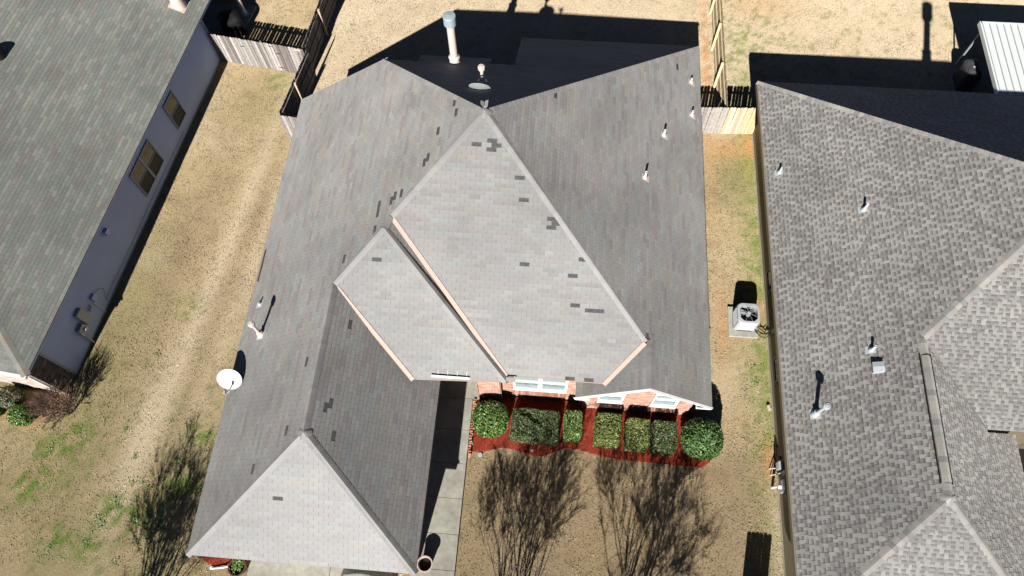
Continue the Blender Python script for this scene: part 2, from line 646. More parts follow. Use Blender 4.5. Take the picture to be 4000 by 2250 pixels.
def gauss(x, y, cx, cy, sx, sy, rot=0.0):
    c, s = math.cos(rot), math.sin(rot)
    dx, dy = x - cx, y - cy
    a = dx * c + dy * s; b = -dx * s + dy * c
    return np.exp(-.5 * ((a / sx) ** 2 + (b / sy) ** 2))


def mix(c, t, col):
    t = np.clip(t, 0, 1)[:, None]
    return c * (1 - t) + col * t


def lawn_color(x, y):
    x = np.asarray(x, float); y = np.asarray(y, float)
    n1 = fbm(x, y, .5); n2 = fbm(x + 50, y, 1.7); n3 = fbm(x, y + 77, 5.0)
    c = np.tile(TAN, (len(x), 1))
    c = mix(c, (n2 - .45) * 1.5, BROWN)
    c = mix(c, (n1 - .5) * 1.6, PALE)
    # pale back lawns
    back = 1 / (1 + np.exp(-(y - 20) * 1.2)) * (x > -12)
    c = mix(c, back * .5, PALE * np.array([.98, 1.0, 1.06]))
    # front lawn: brown, thatchy
    fr = (1 / (1 + np.exp((y - 6.2) * 2.5))) * (1 / (1 + np.exp(-(x + 3) * 3)))
    c = mix(c, fr * .62, BROWN)
    # olive cast on the lower left lawn
    ll = 1 / (1 + np.exp((y - 7.5 + .35 * (x + 12)) * .8)) * (x < -9)
    c = mix(c, ll * (.18 + .55 * np.clip((n1 - .4) * 3, 0, 1)) * .8, OLIVE)
    c = mix(c, ll * np.clip((n3 - .57) * 6, 0, 1) * np.clip((n2 - .42) * 4, 0, 1), GREEN)
    # strip beside the left house: olive; wheel-worn paler streak
    c = mix(c, gauss(x, y, -17.0, 9.5, .8, 4.0, -.1) * .42, OLIVE)
    c = mix(c, gauss(x, y, -13.7, 12.5, .28, 7.5, -.11) * .75, PALE); c = mix(c, gauss(x, y, -12.2, 13.5, .3, 6.5, -.11) * .5, PALE)
    c = mix(c, gauss(x, y, -12.95, 13.0, .3, 6, -.11) * .25, BROWN)
    c = mix(c, gauss(x, y, -14.8, 5.4, .45, 2.2, -.12) * .9, PALE)
    c = mix(c, gauss(x, y, -15.3, 13, .5, 5, -.12) * .4, BROWN)
    c = mix(c, gauss(x, y, -13.9, 20.9, 1.2, 1.2) * .3, OLIVE)
    for (gx, gy, s) in ((-12.9, 3.6, .7), (-12.7, 5.3, .4), (-15.0, 2.4, .5), (-14.2, 2.2, .45), (-15.6, 1.0, .5), (-16.9, 1.2, .5), (-17.7, 4.4, .7), (-18.4, 2.9, .6), (-13.6, 1.9, .5), (-17.4, 5.2, .4), (-14.6, 10.4, .4), (-13.4, 22.3, .4)):
        c = mix(c, gauss(x, y, gx, gy, s, s * .8) * np.clip((n3 - .42) * 5, 0, 1), GREEN)
    # right strip, between the two houses
    rs = gauss(x, y, 8.45, 11, .42, 9.5)
    c = mix(c, rs * (.12 + 3.2 * np.clip(n3 - .44, 0, 1)), np.array([.19, .25, .06]))
    c = mix(c, gauss(x, y, 8.72, 12, .16, 9) * np.clip((n2 - .36) * 4, 0, 1), np.array([.20, .25, .06]))
    c = mix(c, gauss(x, y, 7.9, 18.6, 1.0, 1.2) * .6, OLIVE)
    c = mix(c, gauss(x, y, 8.6, 19.3, .18, .8) * .5, np.array([.36, .32, .07]))
    c = mix(c, gauss(x, y, 7.6, 19.8, .5, .45) * .6, ORANGE)
    c = mix(c, gauss(x, y, 8.8, 20.1, .3, .5) * .9, ORANGE)
    c = mix(c, gauss(x, y, 7.15, 11.1, .12, 1.1) * .5, ORANGE)
    c = mix(c, gauss(x, y, 8.6, 11.9, .2, .5) * .6, ORANGE)
    c = mix(c, gauss(x, y, 8.7, 5.9, .22, .5) * .95, ORANGE)
    c = mix(c, gauss(x, y, 8.75, 3.2, .22, 1.6) * .6, PALE)
    
    # bare orange soil along the right-hand fence
    c = mix(c, gauss(x, y, 6.95, 24, .15, 4.5) * (n3 > .42) * .75, ORANGE)
    # back right lawn: sparse green weeds
    c = mix(c, gauss(x, y, 9.0, 26, 1.3, 4) * np.clip((n3 - .52) * 6, 0, 1) * .8, np.array([.17, .21, .06]))
    c = mix(c, (x > 9) * (y > 22) * np.clip((n3 - .56) * 6, 0, 1) * np.clip((n2 - .4) * 4, 0, 1) * .7, np.array([.22, .25, .08]))
    c = mix(c, gauss(x, y, 9.8, 28.6, 1.4, .6) * .3, ORANGE)
    c = mix(c, np.clip((n3 - .62) * 5, 0, 1) * .5, BROWN)
    return c


g = MB(); g.box((0, 0, -.36), (900, 900, .2)); g.build('ground', MT['ground'], kind='structure')
nx, ny = 374, 247
gx = np.linspace(LAWN_X0, LAWN_X1, nx); gy = np.linspace(LAWN_Y0, LAWN_Y1, ny)
GX, GY = np.meshgrid(gx, gy); GX = GX.ravel(); GY = GY.ravel()
GZ = (fbm(GX, GY, .8) - .5) * .03 + (fbm(GX, GY, 4) - .5) * .02 - .012
edge = np.minimum.reduce([GX - LAWN_X0, LAWN_X1 - GX, GY - LAWN_Y0, LAWN_Y1 - GY])
GZ = np.where(edge < .01, -.26, GZ)
idx = np.arange(nx * ny).reshape(ny, nx)
Q = np.stack([idx[:-1, :-1].ravel(), idx[:-1, 1:].ravel(), idx[1:, 1:].ravel(), idx[1:, :-1].ravel()], 1)
fast_mesh('lawn', np.stack([GX, GY, GZ], 1), Q, lawn_color(GX, GY), MT['lawn'], kind='structure', smooth=True)

# houses, beds and paving as plan rectangles, where no grass grows
MULCH = [(-2.36, 7.65), (-2.31, 5.45), (-2.02, 5.47), (-1.59, 5.59), (-1.21, 5.69), (-.81, 5.65), (-.07, 5.49), (.3, 5.48), (.53, 5.58), (.77, 5.7),
         (1.13, 5.85), (1.61, 5.83), (2.1, 5.72), (2.49, 5.65), (3.08, 5.58), (4.06, 5.56), (5.03, 5.53), (6.14, 5.5), (6.45, 5.75), (6.6, 6.4), (6.3, 7.1), (5.8, 7.65)]
SOIL = [(-24, 6.5), (-18.1, 6.5), (-18.05, 6.3), (-18.45, 5.75), (-18.8, 5.45), (-19.03, 5.14), (-19.4, 4.98), (-19.8, 5.03), (-20.1, 5.25), (-20.6, 5.2), (-21.5, 4.9), (-24, 5.2)]
NOGRASS = [(-10.6, -3.5, .97, 22.5), (-10.5, 5.7, 7.45, 22.9), (8.9, 25, -4, 21), (-3.9, -2.48, -4, 7.6), (-9.75, -2.48, -4, 1.2), (7.34, 8.5, 10.72, 12.1), (18.3, 25, 21, 25.2), (-18.1, -14.9, 23.6, 27)]


def in_poly(x, y, P):
    c = np.zeros(len(x), bool)
    for i in range(len(P)):
        x1, y1 = P[i]; x2, y2 = P[i - 1]
        if y1 == y2: continue
        m_ = ((y1 > y) != (y2 > y)) & (x < (x2 - x1) * (y - y1) / (y2 - y1) + x1)
        c ^= m_
    return c


NB = 260000
bx = rng.uniform(-27, 20, NB); by = rng.uniform(.3, 30.5, NB)
keep = np.ones(NB, bool)
for (a, b_, c_, d_) in NOGRASS: keep &= ~((bx > a) & (bx < b_) & (by > c_) & (by < d_))
keep &= ~in_poly(bx, by, MULCH); keep &= ~in_poly(bx, by, SOIL)
# the footprint of the left-hand house (turned six degrees)
n6 = (math.sin(math.radians(5.9)), math.cos(math.radians(5.9)))
la = (bx + 18.13) * n6[0] + (by - 6.48) * n6[1]; lp = (bx + 18.13) * n6[1] - (by - 6.48) * n6[0]
keep &= ~((lp < 0) & (la > 0) & (la < 17))
# more blades where the photo's grass is shaggiest, fewer on bare soil
keep &= rng.random(NB) < np.clip(.55 + .9 * (fbm(bx, by, 1.3) - .3), .2, 1)
bx = bx[keep]; by = by[keep]; nb = len(bx)
th = rng.uniform(0, 2 * math.pi, nb); ln = rng.uniform(.03, .085, nb); wd = rng.uniform(.006, .014, nb); ht = rng.uniform(.004, .020, nb)
dx, dy = np.cos(th), np.sin(th)
bz = np.zeros(nb)
v0 = np.stack([bx - dy * wd, by + dx * wd, bz - .012], 1); v1 = np.stack([bx + dy * wd, by - dx * wd, bz - .012], 1)
v2 = np.stack([bx + dx * ln * .6 + dy * wd, by + dy * ln * .6 - dx * wd, bz + ht], 1); v3 = np.stack([bx + dx * ln - dy * wd * .3, by + dy * ln + dx * wd * .3, bz + ht * .7], 1)
VV = np.stack([v0, v1, v2, v3], 1).reshape(-1, 3)
QQ = np.arange(nb * 4).reshape(-1, 4)
bc = lawn_color(bx, by) * (rng.uniform(.7, 1.25, nb) * (.62 + .8 * fbm(bx, by, 7.0, 2)))[:, None]
fast_mesh('grass', VV, QQ, np.repeat(bc, 4, axis=0), MT['grass'], kind='stuff')


def flat_poly(name, P, z0, z1, m, kind='structure', parent=None, label=None):
    b = MB(); n = len(P)
    b.face_set([(x, y, z1) for x, y in P] + [(x, y, z0) for x, y in P], [tuple(range(n))] + [(i, n + i, n + (i + 1) % n, (i + 1) % n) for i in range(n)])
    return b.build(name, m, parent, kind=kind)


flat_poly('mulch_bed', MULCH[::-1], -.05, .035, MT['mulch'])
flat_poly('soil_bed', SOIL[::-1], -.05, .03, MT['soil'])
flat_poly('soil_patch', [(-11.45, 1.4), (-11.4, .95), (-11.0, .8), (-10.5, .84), (-10.3, 1.4)], -.05, .03, MT['mulch'])
# mulch chips
b = MB()
for poly, n_, zt in ((MULCH, 5200, .037), ([(-11.45, 1.4), (-11.4, .95), (-11.0, .8), (-10.5, .84), (-10.3, 1.4)], 300, .032)):
    xs = [p[0] for p in poly]; ys = [p[1] for p in poly]
    px = rng.uniform(min(xs), max(xs), n_); py = rng.uniform(min(ys), max(ys), n_)
    ok = in_poly(px, py, poly)
    px = px + rng.normal(0, .035, n_); py = py - np.abs(rng.normal(0, .05, n_))
    for x, y in zip(px[ok], py[ok]):
        t = random.uniform(0, math.pi); l = random.uniform(.015, .05); q = random.uniform(.004, .01)
        c = random.choice([(.34, .06, .03), (.27, .035, .02), (.17, .025, .015), (.42, .11, .06), (.55, .33, .2) if random.random() < .12 else (.25, .04, .02)])
        c1, s1 = math.cos(t), math.sin(t); h = random.uniform(.002, .02)
        b.face_set([(x - c1 * l - s1 * q, y - s1 * l + c1 * q, zt), (x + s1 * q, y - c1 * q, zt + h), (x + c1 * l, y + s1 * l, zt + .002), (x - s1 * q, y + c1 * q, zt + h)], [(0, 1, 2, 3)], c)
b.build('mulch_chips', MT['chips'], kind='stuff')

# ------------------------------------------------------------------ front walk and driveway, slab by slab
wk = MB(); wk.box2((-3.95, -4, -.05), (-2.52, 7.43, .02)); fw = wk.build('front_walk', MT['soil'], kind='structure')
ys = [7.445, 6.22, 4.965, 3.71, 2.475, 1.28, .03, -1.22, -2.47, -3.72]
for i in range(len(ys) - 1):
    b = MB(); b.box2((-3.93, ys[i + 1] + .008, .0), (-2.5, ys[i] - .008, .1 + random.uniform(-.003, .003)))
    b.build('paving_slab', MT['concrete'], fw)
b = MB(); b.box2((-3.93, 7.453, 0), (-2.24, 9.4, .1)); b.build('porch_slab', MT['concrete'], fw)
dr = MB(); dr.box2((-9.7, -9, -.06), (-3.95, 1.55, .02)); dw = dr.build('driveway', MT['soil'], kind='structure')
for xa, xb in ((-9.7, -6.85), (-6.83, -4.62)):
    for ya, yb in ((-2.0, 1.6), (-5.6, -2.02), (-9, -5.62)):
        b = MB(); b.box2((xa, ya, 0), (xb, yb, .06)); b.build('paving_slab', MT['concrete'], dw)
b = MB(); b.box2((-4.6, -9, .0), (-3.95, 1.5, .035)); b.build('gravel_strip', MT['soil'], dw)

# ================================================================== MAIN HOUSE
H1 = thing('brick_house', (-2.3, 10, 0), "brick house in the middle with steep grey shingle roof missing several tabs", 'house')
mL, mR, mB, mG, mF = .6735, .694, .6658, .7032, .69
E = 2.7
XL, XR = -10.816, 5.94
PL_L = (E - mL * XL, mL, 0); PL_R = (E + mR * XR, -mR, 0); PL_B = (E + mB * 23.153, 0, -mB)
PL_F1 = (8.43 - mF * 14.55, 0, mF); PL_F2 = (6.32 - mF * 11.24, 0, mF)
PL_GE = (E + mG * -3.46, -mG, 0); PL_GF = (E - .698 * .97, 0, .698); PL_GW = (E - mR * 1.27, mR, 0)
A = (-2.31, 14.55); Qp = (-6.83, 19.12)
F1L = (-5.22, 11.62); F1c = (-1.16, 7.40); F1d = (2.20, 7.37); F1R = (3.47, 8.66)
R2 = (-5.44, 11.24); R1 = (-7.05, 9.60); G = (-7.05, 4.60)
P_L = Plane(*PL_L, [(XL, 19.12), Qp, A, F1L, R2, R1, G, (XL, .97)])
P_R = Plane(*PL_R, [A, F1R, (3.605, 8.7), (3.605, 7.05), (XR, 7.05), (XR, 23.153)])
P_B = Plane(*PL_B, [Qp, (-5.53, 19.12), (-5.53, 19.9), (-2.7, 19.9), (-2.7, 19.28), (-1.77, 19.28), (-1.77, 23.153), (XR, 23.153), A])
P_F1 = Plane(*PL_F1, [A, F1L, F1c, F1d, F1R])
P_F2 = Plane(*PL_F2, [R2, R1, (-4.32, 7.06), (-1.12, 7.16)])
P_F2E = Plane(PL_F2[0] + mF * 11.24 + mF * R2[0], -mF, 0, [R2, (-1.12, 7.16), (-.86, 7.42), (-1.1, 7.75), (-5.0, 11.75), F1L])
P_GE = Plane(*PL_GE, [G, (-3.46, .97), (-3.46, 8.0), (-7.05, 9.9)])
P_GF = Plane(*PL_GF, [(XL, .97), G, (-3.46, .97)])
P_GW = Plane(*PL_GW, [(3.605, 7.05), (3.605, 8.9), (1.27, 8.9), (1.27, 7.05)])
# let the east-falling strip of the stacked hip pass under its neighbour
roof = deck([P_L, P_R, P_B, P_F1, P_F2, P_F2E, P_GE, P_GF, P_GW], 'roof', H1)

MISS = {
    'F1': [(-2.67, 13.61), (-1.89, 13.73), (-1.73, 13.61), (-1.89, 13.49), (-.96, 12.86), (-.82, 12.31), (-.03, 11.78), (.13, 11.65), (-.02, 11.57), (1.07, 10.82), (-.81, 10.59), (.89, 10.28), (1.06, 9.53), (1.54, 9.43), (1.85, 9.41), (.92, 7.46), (1.54, 7.48)],
    'F2': [(-5.73, 10.34)],
    'L': [(-3.45, 15.32), (-3.35, 15.08), (-3.92, 14.31), (-4.14, 13.37), (-4.2, 13.24), (-5.0, 12.45), (-5.16, 12.38), (-5.33, 12.24), (-5.82, 12.33), (-5.8, 11.98), (-5.78, 11.33), (-6.82, 10.58), (-7.53, 6.78), (-7.79, 4.73), (-8.82, 3.71)],
    'R': [(-.06, 16.48), (4.9, 21.25)],
    'GE': [(-6.34, 8.34), (-6.66, 5.62), (-6.49, 5.62), (-6.26, 4.65)],
    'GF': [(-7.76, 2.72)]}
tabs = []; holes = []
for pl, key in ((P_L, 'L'), (P_R, 'R'), (P_B, 'B'), (P_F1, 'F1'), (P_F2, 'F2'), (P_F2E, '-'), (P_GE, 'GE'), (P_GF, 'GF'), (P_GW, '-')):
    t_, h_ = three_tab(pl, PAL_MAIN, missing=MISS.get(key, ()), flat=(key == 'B'))
    tabs += t_; holes += h_
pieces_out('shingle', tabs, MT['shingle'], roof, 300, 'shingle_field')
for p in holes:
    b = MB(); b.face_set(p[0], p[1]); b.build('bare_patch', MT['granular'], roof, label="dark patch where a shingle tab is missing")


def P3(pl, p): return Vector((p[0], p[1], pl.z(*p)))


CAPPAL = [((.215, .205, .198), 3), ((.225, .215, .205), 2), ((.20, .195, .192), 2)]
CAPLIT = CAPPAL
cp = []
cp += caps(P3(P_R, (XR, 23.153)), P3(P_R, A), P_B.n, P_R.n, CAPPAL, cut=.2)
cp += caps(P3(P_L, Qp), P3(P_L, A), P_B.n, P_L.n, CAPPAL, cut=.2)
cp += caps(P3(P_L, F1L), P3(P_L, A), P_F1.n, P_L.n, CAPPAL, cut=.2)
cp += caps(P3(P_L, R2) + Vector((.02, .02, 0)), P3(P_L, F1L), P_F2E.n, P_L.n, CAPPAL, step=.15)
cp += caps(P3(P_L, R1), P3(P_L, R2), P_F2.n, P_L.n, CAPPAL)
cp += caps(P3(P_F1, F1R), P3(P_F1, A), P_F1.n, P_R.n, CAPPAL, cut=.2)
cp += caps(P3(P_F2, (-1.12, 7.16)), P3(P_F2, R2), P_F2.n, P_F2E.n, CAPPAL, wd=.13)
cp += caps(P3(P_L, G), P3(P_L, R1), P_L.n, P_GE.n, CAPPAL, step=.15)
cp += caps(P3(P_GF, (XL, .97)), P3(P_GF, G), P_L.n, P_GF.n, CAPPAL, cut=.2)
cp += caps(P3(P_GF, (-3.46, .97)), P3(P_GF, G), P_GE.n, P_GF.n, CAPPAL, cut=.2)
cp += caps((3.605, 7.05, P_GW.z(3.605, 7)), (3.605, 8.95, P_GW.z(3.605, 7)), P_GW.n, P_R.n, CAPPAL, step=.15)
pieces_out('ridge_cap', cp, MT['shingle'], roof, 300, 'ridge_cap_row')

for (x, y, z) in ((-2.31, 14.55, P_L.z(*A)), (-7.05, 4.60, P_L.z(*G))):
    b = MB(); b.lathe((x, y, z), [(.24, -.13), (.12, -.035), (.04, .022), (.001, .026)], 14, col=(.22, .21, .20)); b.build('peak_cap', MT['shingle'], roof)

# beige raking trim of the stacked front slopes
for name, pl, a_, b_ in (('raking_trim', P_F1, F1L, F1c), ('raking_trim', P_F2, R1, (-4.32, 7.06)), ('raking_trim', P_F1, F1R, F1d)):
    b = MB()
    pa, pb = P3(pl, a_) + pl.n * -.085, P3(pl, b_) + pl.n * -.085
    d = (pb - pa).normalized()
    b.beam(pa + d * .1, pb + d * .06, .15, .23, pl.n)
    # return of the board under the eave
    tip = pb + d * .06
    side = Vector((1, .12, 0)) if b_ != F1d else Vector((-1, .1, 0))
    b.beam(tip - d * .03, tip + side * .26 - d * .02 + Vector((0, .09, .03)), .05, .2)
    b.build(name, MT['beige'], roof)

# eave boards
b = MB()
for p0, p1, o_ in (((XL, .97), (XL, 19.12), (-1, 0)), ((XL, .97), (-3.46, .97), (0, -1)), ((-3.46, .97), (-3.46, 7.3), (1, 0)), ((XR, 7.05), (XR, 23.153), (1, 0)), ((-1.77, 23.153), (XR, 23.153), (0, 1))):
    eave_board(b, (*p0, E), (*p1, E), out=o_)
eave_board(b, P3(P_F1, F1c), P3(P_F1, F1d), out=(0, -1)); eave_board(b, P3(P_F2, (-4.2, 7.06)), P3(P_F2, (-1.15, 7.16)), out=(0, -1))
eave_board(b, P3(P_L, (XL, 19.12)), P3(P_L, Qp), out=(0, 1)); eave_board(b, P3(P_B, Qp), P3(P_B, (-5.53, 19.12)), out=(0, 1))
b.build('eave_board', MT['beige'], H1)
# white gable boards of the front right wing
b = MB()
zr = P_GW.z(3.605, 7)
for xa, za, xb, zb in ((1.25, E - .02, 3.605, zr), (XR, E, 3.605, zr)):
    b.beam((xa, 7.025, za - .10), (xb, 7.025, zb - .10), .03, .16, (0, 0, 1))
    b.beam((xa, 7.0, za - .028), (xb, 7.0, zb - .028), .075, .03, (0, 0, 1))
b.box2((XR - .52, 7.0, 2.5), (XR + .0, 7.42, 2.64)); b.box2((1.28, 7.0, 2.5), (1.75, 7.42, 2.64))
b.box2((XR - .50, 6.99, 2.52), (XR - .02, 7.0, 2.68))
b.build('gable_board', MT['white'], H1)

# walls: body behind, brick skins where they are seen
b = MB()
b.box2((XL + .38, 1.35, 0), (-3.85, 17.5, 2.62))          # garage wing and west rooms
b.box2((XL + .38, 9.4, 0), (5.56, 19.0, 2.6))
b.box2((-1.4, 12.0, 0), (5.56, 22.8, 2.6))
b.box2((-1.45, 7.77, 0), (1.62, 12, 3.3)); b.box2((-2.2, 7.56, 0), (-1.45, 9.5, 3.3))
b.box2((1.62, 7.5, 0), (5.56, 12, 2.6)); b.box2((-6.6, 17, 0), (-1.8, 18.9, 4.2))
b.face_set([(1.66, 7.5, 2.6), (5.54, 7.5, 2.6), (3.605, 7.5, 3.92), (1.66, 7.9, 2.6), (5.54, 7.9, 2.6), (3.605, 7.9, 3.92)], [(0, 1, 2), (5, 4, 3), (0, 2, 5, 3), (1, 4, 5, 2)])
wall = b.build('wall', MT['mortar'], H1)
b = MB()
brick_wall(b, (1.62, 7.44, 0), (1, 0, 0), (0, -1, 0), 3.94, .05, 4.0, BRICK_RED, top=lambda u: min(3.98 - .694 * abs(u - 1.985), 4.0) if True else 9,
           skip=lambda u, z: (.52 < u < 1.48 and 1.02 < z < 2.56) or (2.44 < u < 3.42 and .96 < z < 2.5), soldier=(.88, 2.58))
brick_wall(b, (1.555, 7.45, 0), (0, 1, 0), (-1, 0, 0), .3, .05, 2.6, BRICK_RED)
brick_wall(b, (-1.45, 7.71, 0), (1, 0, 0), (0, -1, 0), 3.05, .05, 3.3, BRICK_RED, skip=lambda u, z: .5 < u < 2.48 and .9 < z < 2.78, soldier=(2.8,))
brick_wall(b, (-2.22, 7.5, 0), (1, 0, 0), (0, -1, 0), .8, .1, 3.3, BRICK_RED)
brick_wall(b, (-2.26, 7.5, 0), (0, 1, 0), (-1, 0, 0), 1.9, .1, 3.3, BRICK_RED)
brick_wall(b, (-1.39, 7.5, 0), (0, 1, 0), (1, 0, 0), .2, .1, 3.3, BRICK_RED)
brick_wall(b, (-3.79, 1.35, 0), (0, 1, 0), (1, 0, 0), 8, .05, 2.5, BRICK_RED)
brick_wall(b, (XL + .36, 1.32, 0), (1, 0, 0), (0, -1, 0), 6.63, .05, 2.6, BRICK_RED, skip=lambda u, z: .85 < u < 5.8 and z < 2.15)
b.build('brick_courses', MT['brick'], wall, kind='stuff')
gd = MB(); gd.box2((XL + 1.22, 1.29, .06), (XL + 6.15, 1.34, 2.18)); gd = gd.build('garage_door', MT['white'], H1)
for k in range(4):
    b = MB(); b.box2((XL + 1.27, 1.265, .1 + k * .52), (XL + 6.1, 1.29, .58 + k * .52)); b.build('panel', MT['white'], gd)
# projecting rowlock sills: bricks one by one
for (x0, x1, yw, z) in ((-.98, 1.05, 7.7, .93), (2.08, 3.14, 7.43, .98), (4.02, 5.07, 7.43, .93)):
    n = int((x1 - x0) / .077)
    for i in range(n):
        b = MB()
        R = Matrix.Rotation(math.radians(14), 3, 'X')
        b.box((x0 + (i + .5) * .077, yw - .07 + random.uniform(-.004, .004), z - .03 + random.uniform(-.002, .002)), (.068, .22, .09), R, jit(random.choice([(.40, .20, .14), (.46, .25, .17), (.33, .16, .11), (.52, .33, .24)]), .1))
        b.build('brick', MT['brick'], wall)


def front_window(parent, x0, x1, y, z0, z1, units=1, label=None):
    b = MB(); fw_ = .05
    b.box2((x0, y - .02, z0), (x0 + fw_, y + .1, z1)); b.box2((x1 - fw_, y - .02, z0), (x1, y + .1, z1))
    b.box2((x0 + fw_, y - .02, z0), (x1 - fw_, y + .1, z0 + fw_)); b.box2((x0 + fw_, y - .02, z1 - fw_), (x1 - fw_, y + .1, z1))
    b.box2((x0 - .02, y - .045, z0 - .02), (x1 + .02, y - .02, z0 + .03))
    wn = b.build('window', MT['white'], parent, label=label)
    W_ = (x1 - x0 - 2 * fw_ - (units - 1) * .1) / units
    zm = (z0 + z1) / 2
    for u in range(units):
        a = x0 + fw_ + u * (W_ + .1)
        if u:
            b = MB(); b.box2((a - .1, y - .015, z0 + fw_), (a, y + .09, z1 - fw_)); b.build('mullion', MT['white'], wn)
        b = MB(); b.box2((a, y + .01, zm - .025), (a + W_, y + .06, zm + .035)); b.box2((a, y + .02, zm + .035), (a + .03, y + .06, z1 - fw_)); b.box2((a + W_ - .03, y + .02, zm + .035), (a + W_, y + .06, z1 - fw_))
        b.box2((a, y + .03, z0 + fw_), (a + .03, y + .06, zm - .025)); b.box2((a + W_ - .03, y + .03, z0 + fw_), (a + W_, y + .06, zm - .025))
        b.build('sash', MT['white'], wn)
        b = MB(); b.box2((a + .03, y + .055, zm + .035), (a + W_ - .03, y + .065, z1 - fw_)); b.build('pane', MT['glass_pale'], wn)
        b = MB(); b.box2((a + .03, y + .065, z0 + fw_), (a + W_ - .03, y + .075, zm - .025)); b.build('pane', MT['glass_low'], wn)
    return wn


front_window(H1, -.95, 1.02, 7.69, 1.0, 2.7, 2)
front_window(H1, 2.15, 3.06, 7.42, 1.08, 2.52)
front_window(H1, 4.08, 5.0, 7.42, 1.02, 2.46)

# metal rain diverters lying on the slopes
b = MB()
y_, zf = 7.2, P_F2.z(0, 7.2)
b.beam((-3.66, 7.19, zf + .05), (-2.36, 7.19, zf + .05), .012, .09, (0, -.3, 1)); b.beam((-3.66, 7.16, zf + .012), (-2.36, 7.16, zf + .012), .055, .012, P_F2.n)
dv = b.build('rain_diverter', MT['white'], roof)
for i in range(4):
    x = -3.43 + i * .325
    b = MB(); b.beam((x, 7.2, zf + .05), (x, 7.36, P_F2.z(0, 7.36) + .016), .012, .006, P_F2.n); b.build('strap', MT['white'], roof)
b = MB(); b.beam((-10.66, 10.5, P_L.z(-10.66, 0) + .05), (-10.66, 11.85, P_L.z(-10.66, 0) + .05), .012, .1, (-.3, 0, 1)); b.beam((-10.69, 10.5, P_L.z(-10.69, 0) + .02), (-10.69, 11.85, P_L.z(-10.69, 0) + .02), .05, .012, P_L.n)
b.build('rain_diverter', MT['beige'], roof)
b = MB(); b.box2((-11.2, 10.3, .9), (-10.45, 11.15, 1.35)); b.build('wall_box', MT['grey_metal'], H1)


def vent_pipe(parent, pl, x, y, h=.36, r=.038, m='pvc', flash='pipe', cap_=False):
    base = Vector((x, y, pl.z(x, y)))
    b = MB()
    # flashing plate lying on the slope and its cone
    q = .13
    c4 = [base + pl.U3 * (sx * q) + pl.V3 * (sy * q * 1.25 - .03) + pl.n * .016 for sx, sy in ((-1, -1), (1, -1), (1, 1), (-1, 1))]
    low = [c - pl.n * .012 for c in c4]
    b.face_set(c4 + low, [(0, 1, 2, 3), (0, 4, 5, 1), (1, 5, 6, 2), (2, 6, 7, 3), (3, 7, 4, 0)])
    b.lathe(base + Vector((0, 0, -.04)), [(.105, 0), (.095, .05), (r + .02, .13), (r + .008, .16)], 16)
    vp = b.build('vent_pipe', MT[flash], parent)
    b = MB()
    b.lathe(base, [(r, 0), (r, h), (r * .75, h), (r * .75, h - .08)], 16)
    b.build('pipe', MT[m], vp)
    b = MB(); b.lathe(base, [(r * .76, h - .06), (.001, h - .06)], 12); b.build('pipe_bore', MT['black'], vp)
    return vp


for x, y, h in ((5.49, 20.87, .22), (5.48, 19.15, .26), (4.17, 17.38, .32), (3.36, 15.0, .36)):
    vent_pipe(H1, P_R, x, y, h, .045)
vent_pipe(H1, P_L, -10.27, 9.54, .22, .035, 'galv', 'grey_metal')


def flue(parent, pl, x, y, ztop, r=.145, capr=.225, caph=.42, m='pipe', cm='galv'):
    z0 = pl.z(x, y)
    b = MB()
    b.lathe((x, y, z0 - .12), [(r * 1.75, 0), (r * 1.45, .14), (r * 1.2, .42), (r * 1.18, .44)], 28)
    b.lathe((x, y, z0 + .22), [(r * 1.45, .1), (r * 1.5, .12), (r * 1.05, .2)], 28)
    fl = b.build('flue', MT[m], parent, smooth=False)
    b = MB(); b.lathe((x, y, 0), [(r, z0), (r, ztop - caph * .7)], 28); b.build('flue_pipe', MT[m], fl, smooth=True)
    b = MB()
    zc = ztop - caph
    b.lathe((x, y, 0), [(r * .9, zc + .02), (capr * .94, zc), (capr, zc + .02), (capr, ztop - .05), (capr * 1.03, ztop - .05), (capr * 1.03, ztop - .02), (capr * .98, ztop), (.001, ztop + .03)], 30)
    for k in range(3):
        b.lathe((x, y, 0), [(capr + .004, zc + .1 + k * .08), (capr + .004, zc + .115 + k * .08)], 30)
    b.build('flue_cap', MT[cm], fl, smooth=False)
    return fl


flue(H1, P_B, -4.05, 19.12, 7.78)


def small_flue(parent, pl, x, y, h, r=.055, capr=.11, m='pipe', lean=(0, 0)):
    z0 = pl.z(x, y)
    b = MB(); q = .17
    c4 = [Vector((x, y, z0)) + pl.U3 * (sx * q) + pl.V3 * (sy * q) + pl.n * .017 for sx, sy in ((-1, -1), (1, -1), (1, 1), (-1, 1))]
    b.face_set(c4 + [c - pl.n * .012 for c in c4], [(0, 1, 2, 3), (0, 4, 5, 1), (1, 5, 6, 2), (2, 6, 7, 3), (3, 7, 4, 0)])
    b.lathe((x, y, z0 - .08), [(.15, 0), (.13, .1), (r + .02, .2), (r + .02, .22)], 20)
    b.lathe((x, y, z0 + .17), [(r + .05, 0), (r + .055, .02), (r, .06)], 20)
    fl = b.build('flue', MT[m], parent)
    b = MB(); b.lathe((x, y, 0), [(r, z0), (r, z0 + h - .1)], 18); b.build('flue_pipe', MT[m], fl, smooth=True)
    b = MB(); zt = z0 + h
    b.lathe((x, y, 0), [(r, zt - .18), (capr * .9, zt - .16), (capr, zt - .13), (capr, zt - .02), (capr * .9, zt), (.02, zt + .025), (.001, zt + .025)], 22)
    b.lathe((x, y, 0), [(capr * .55, zt + .019), (capr * .6, zt + .026), (capr * .65, zt + .012)], 22)
    b.build('flue_cap', MT[m], fl)
    return fl


small_flue(H1, P_L, -9.86, 8.28, 1.05)
small_flue(H1, P_B, -2.74, 17.25, .75, .06, .125)
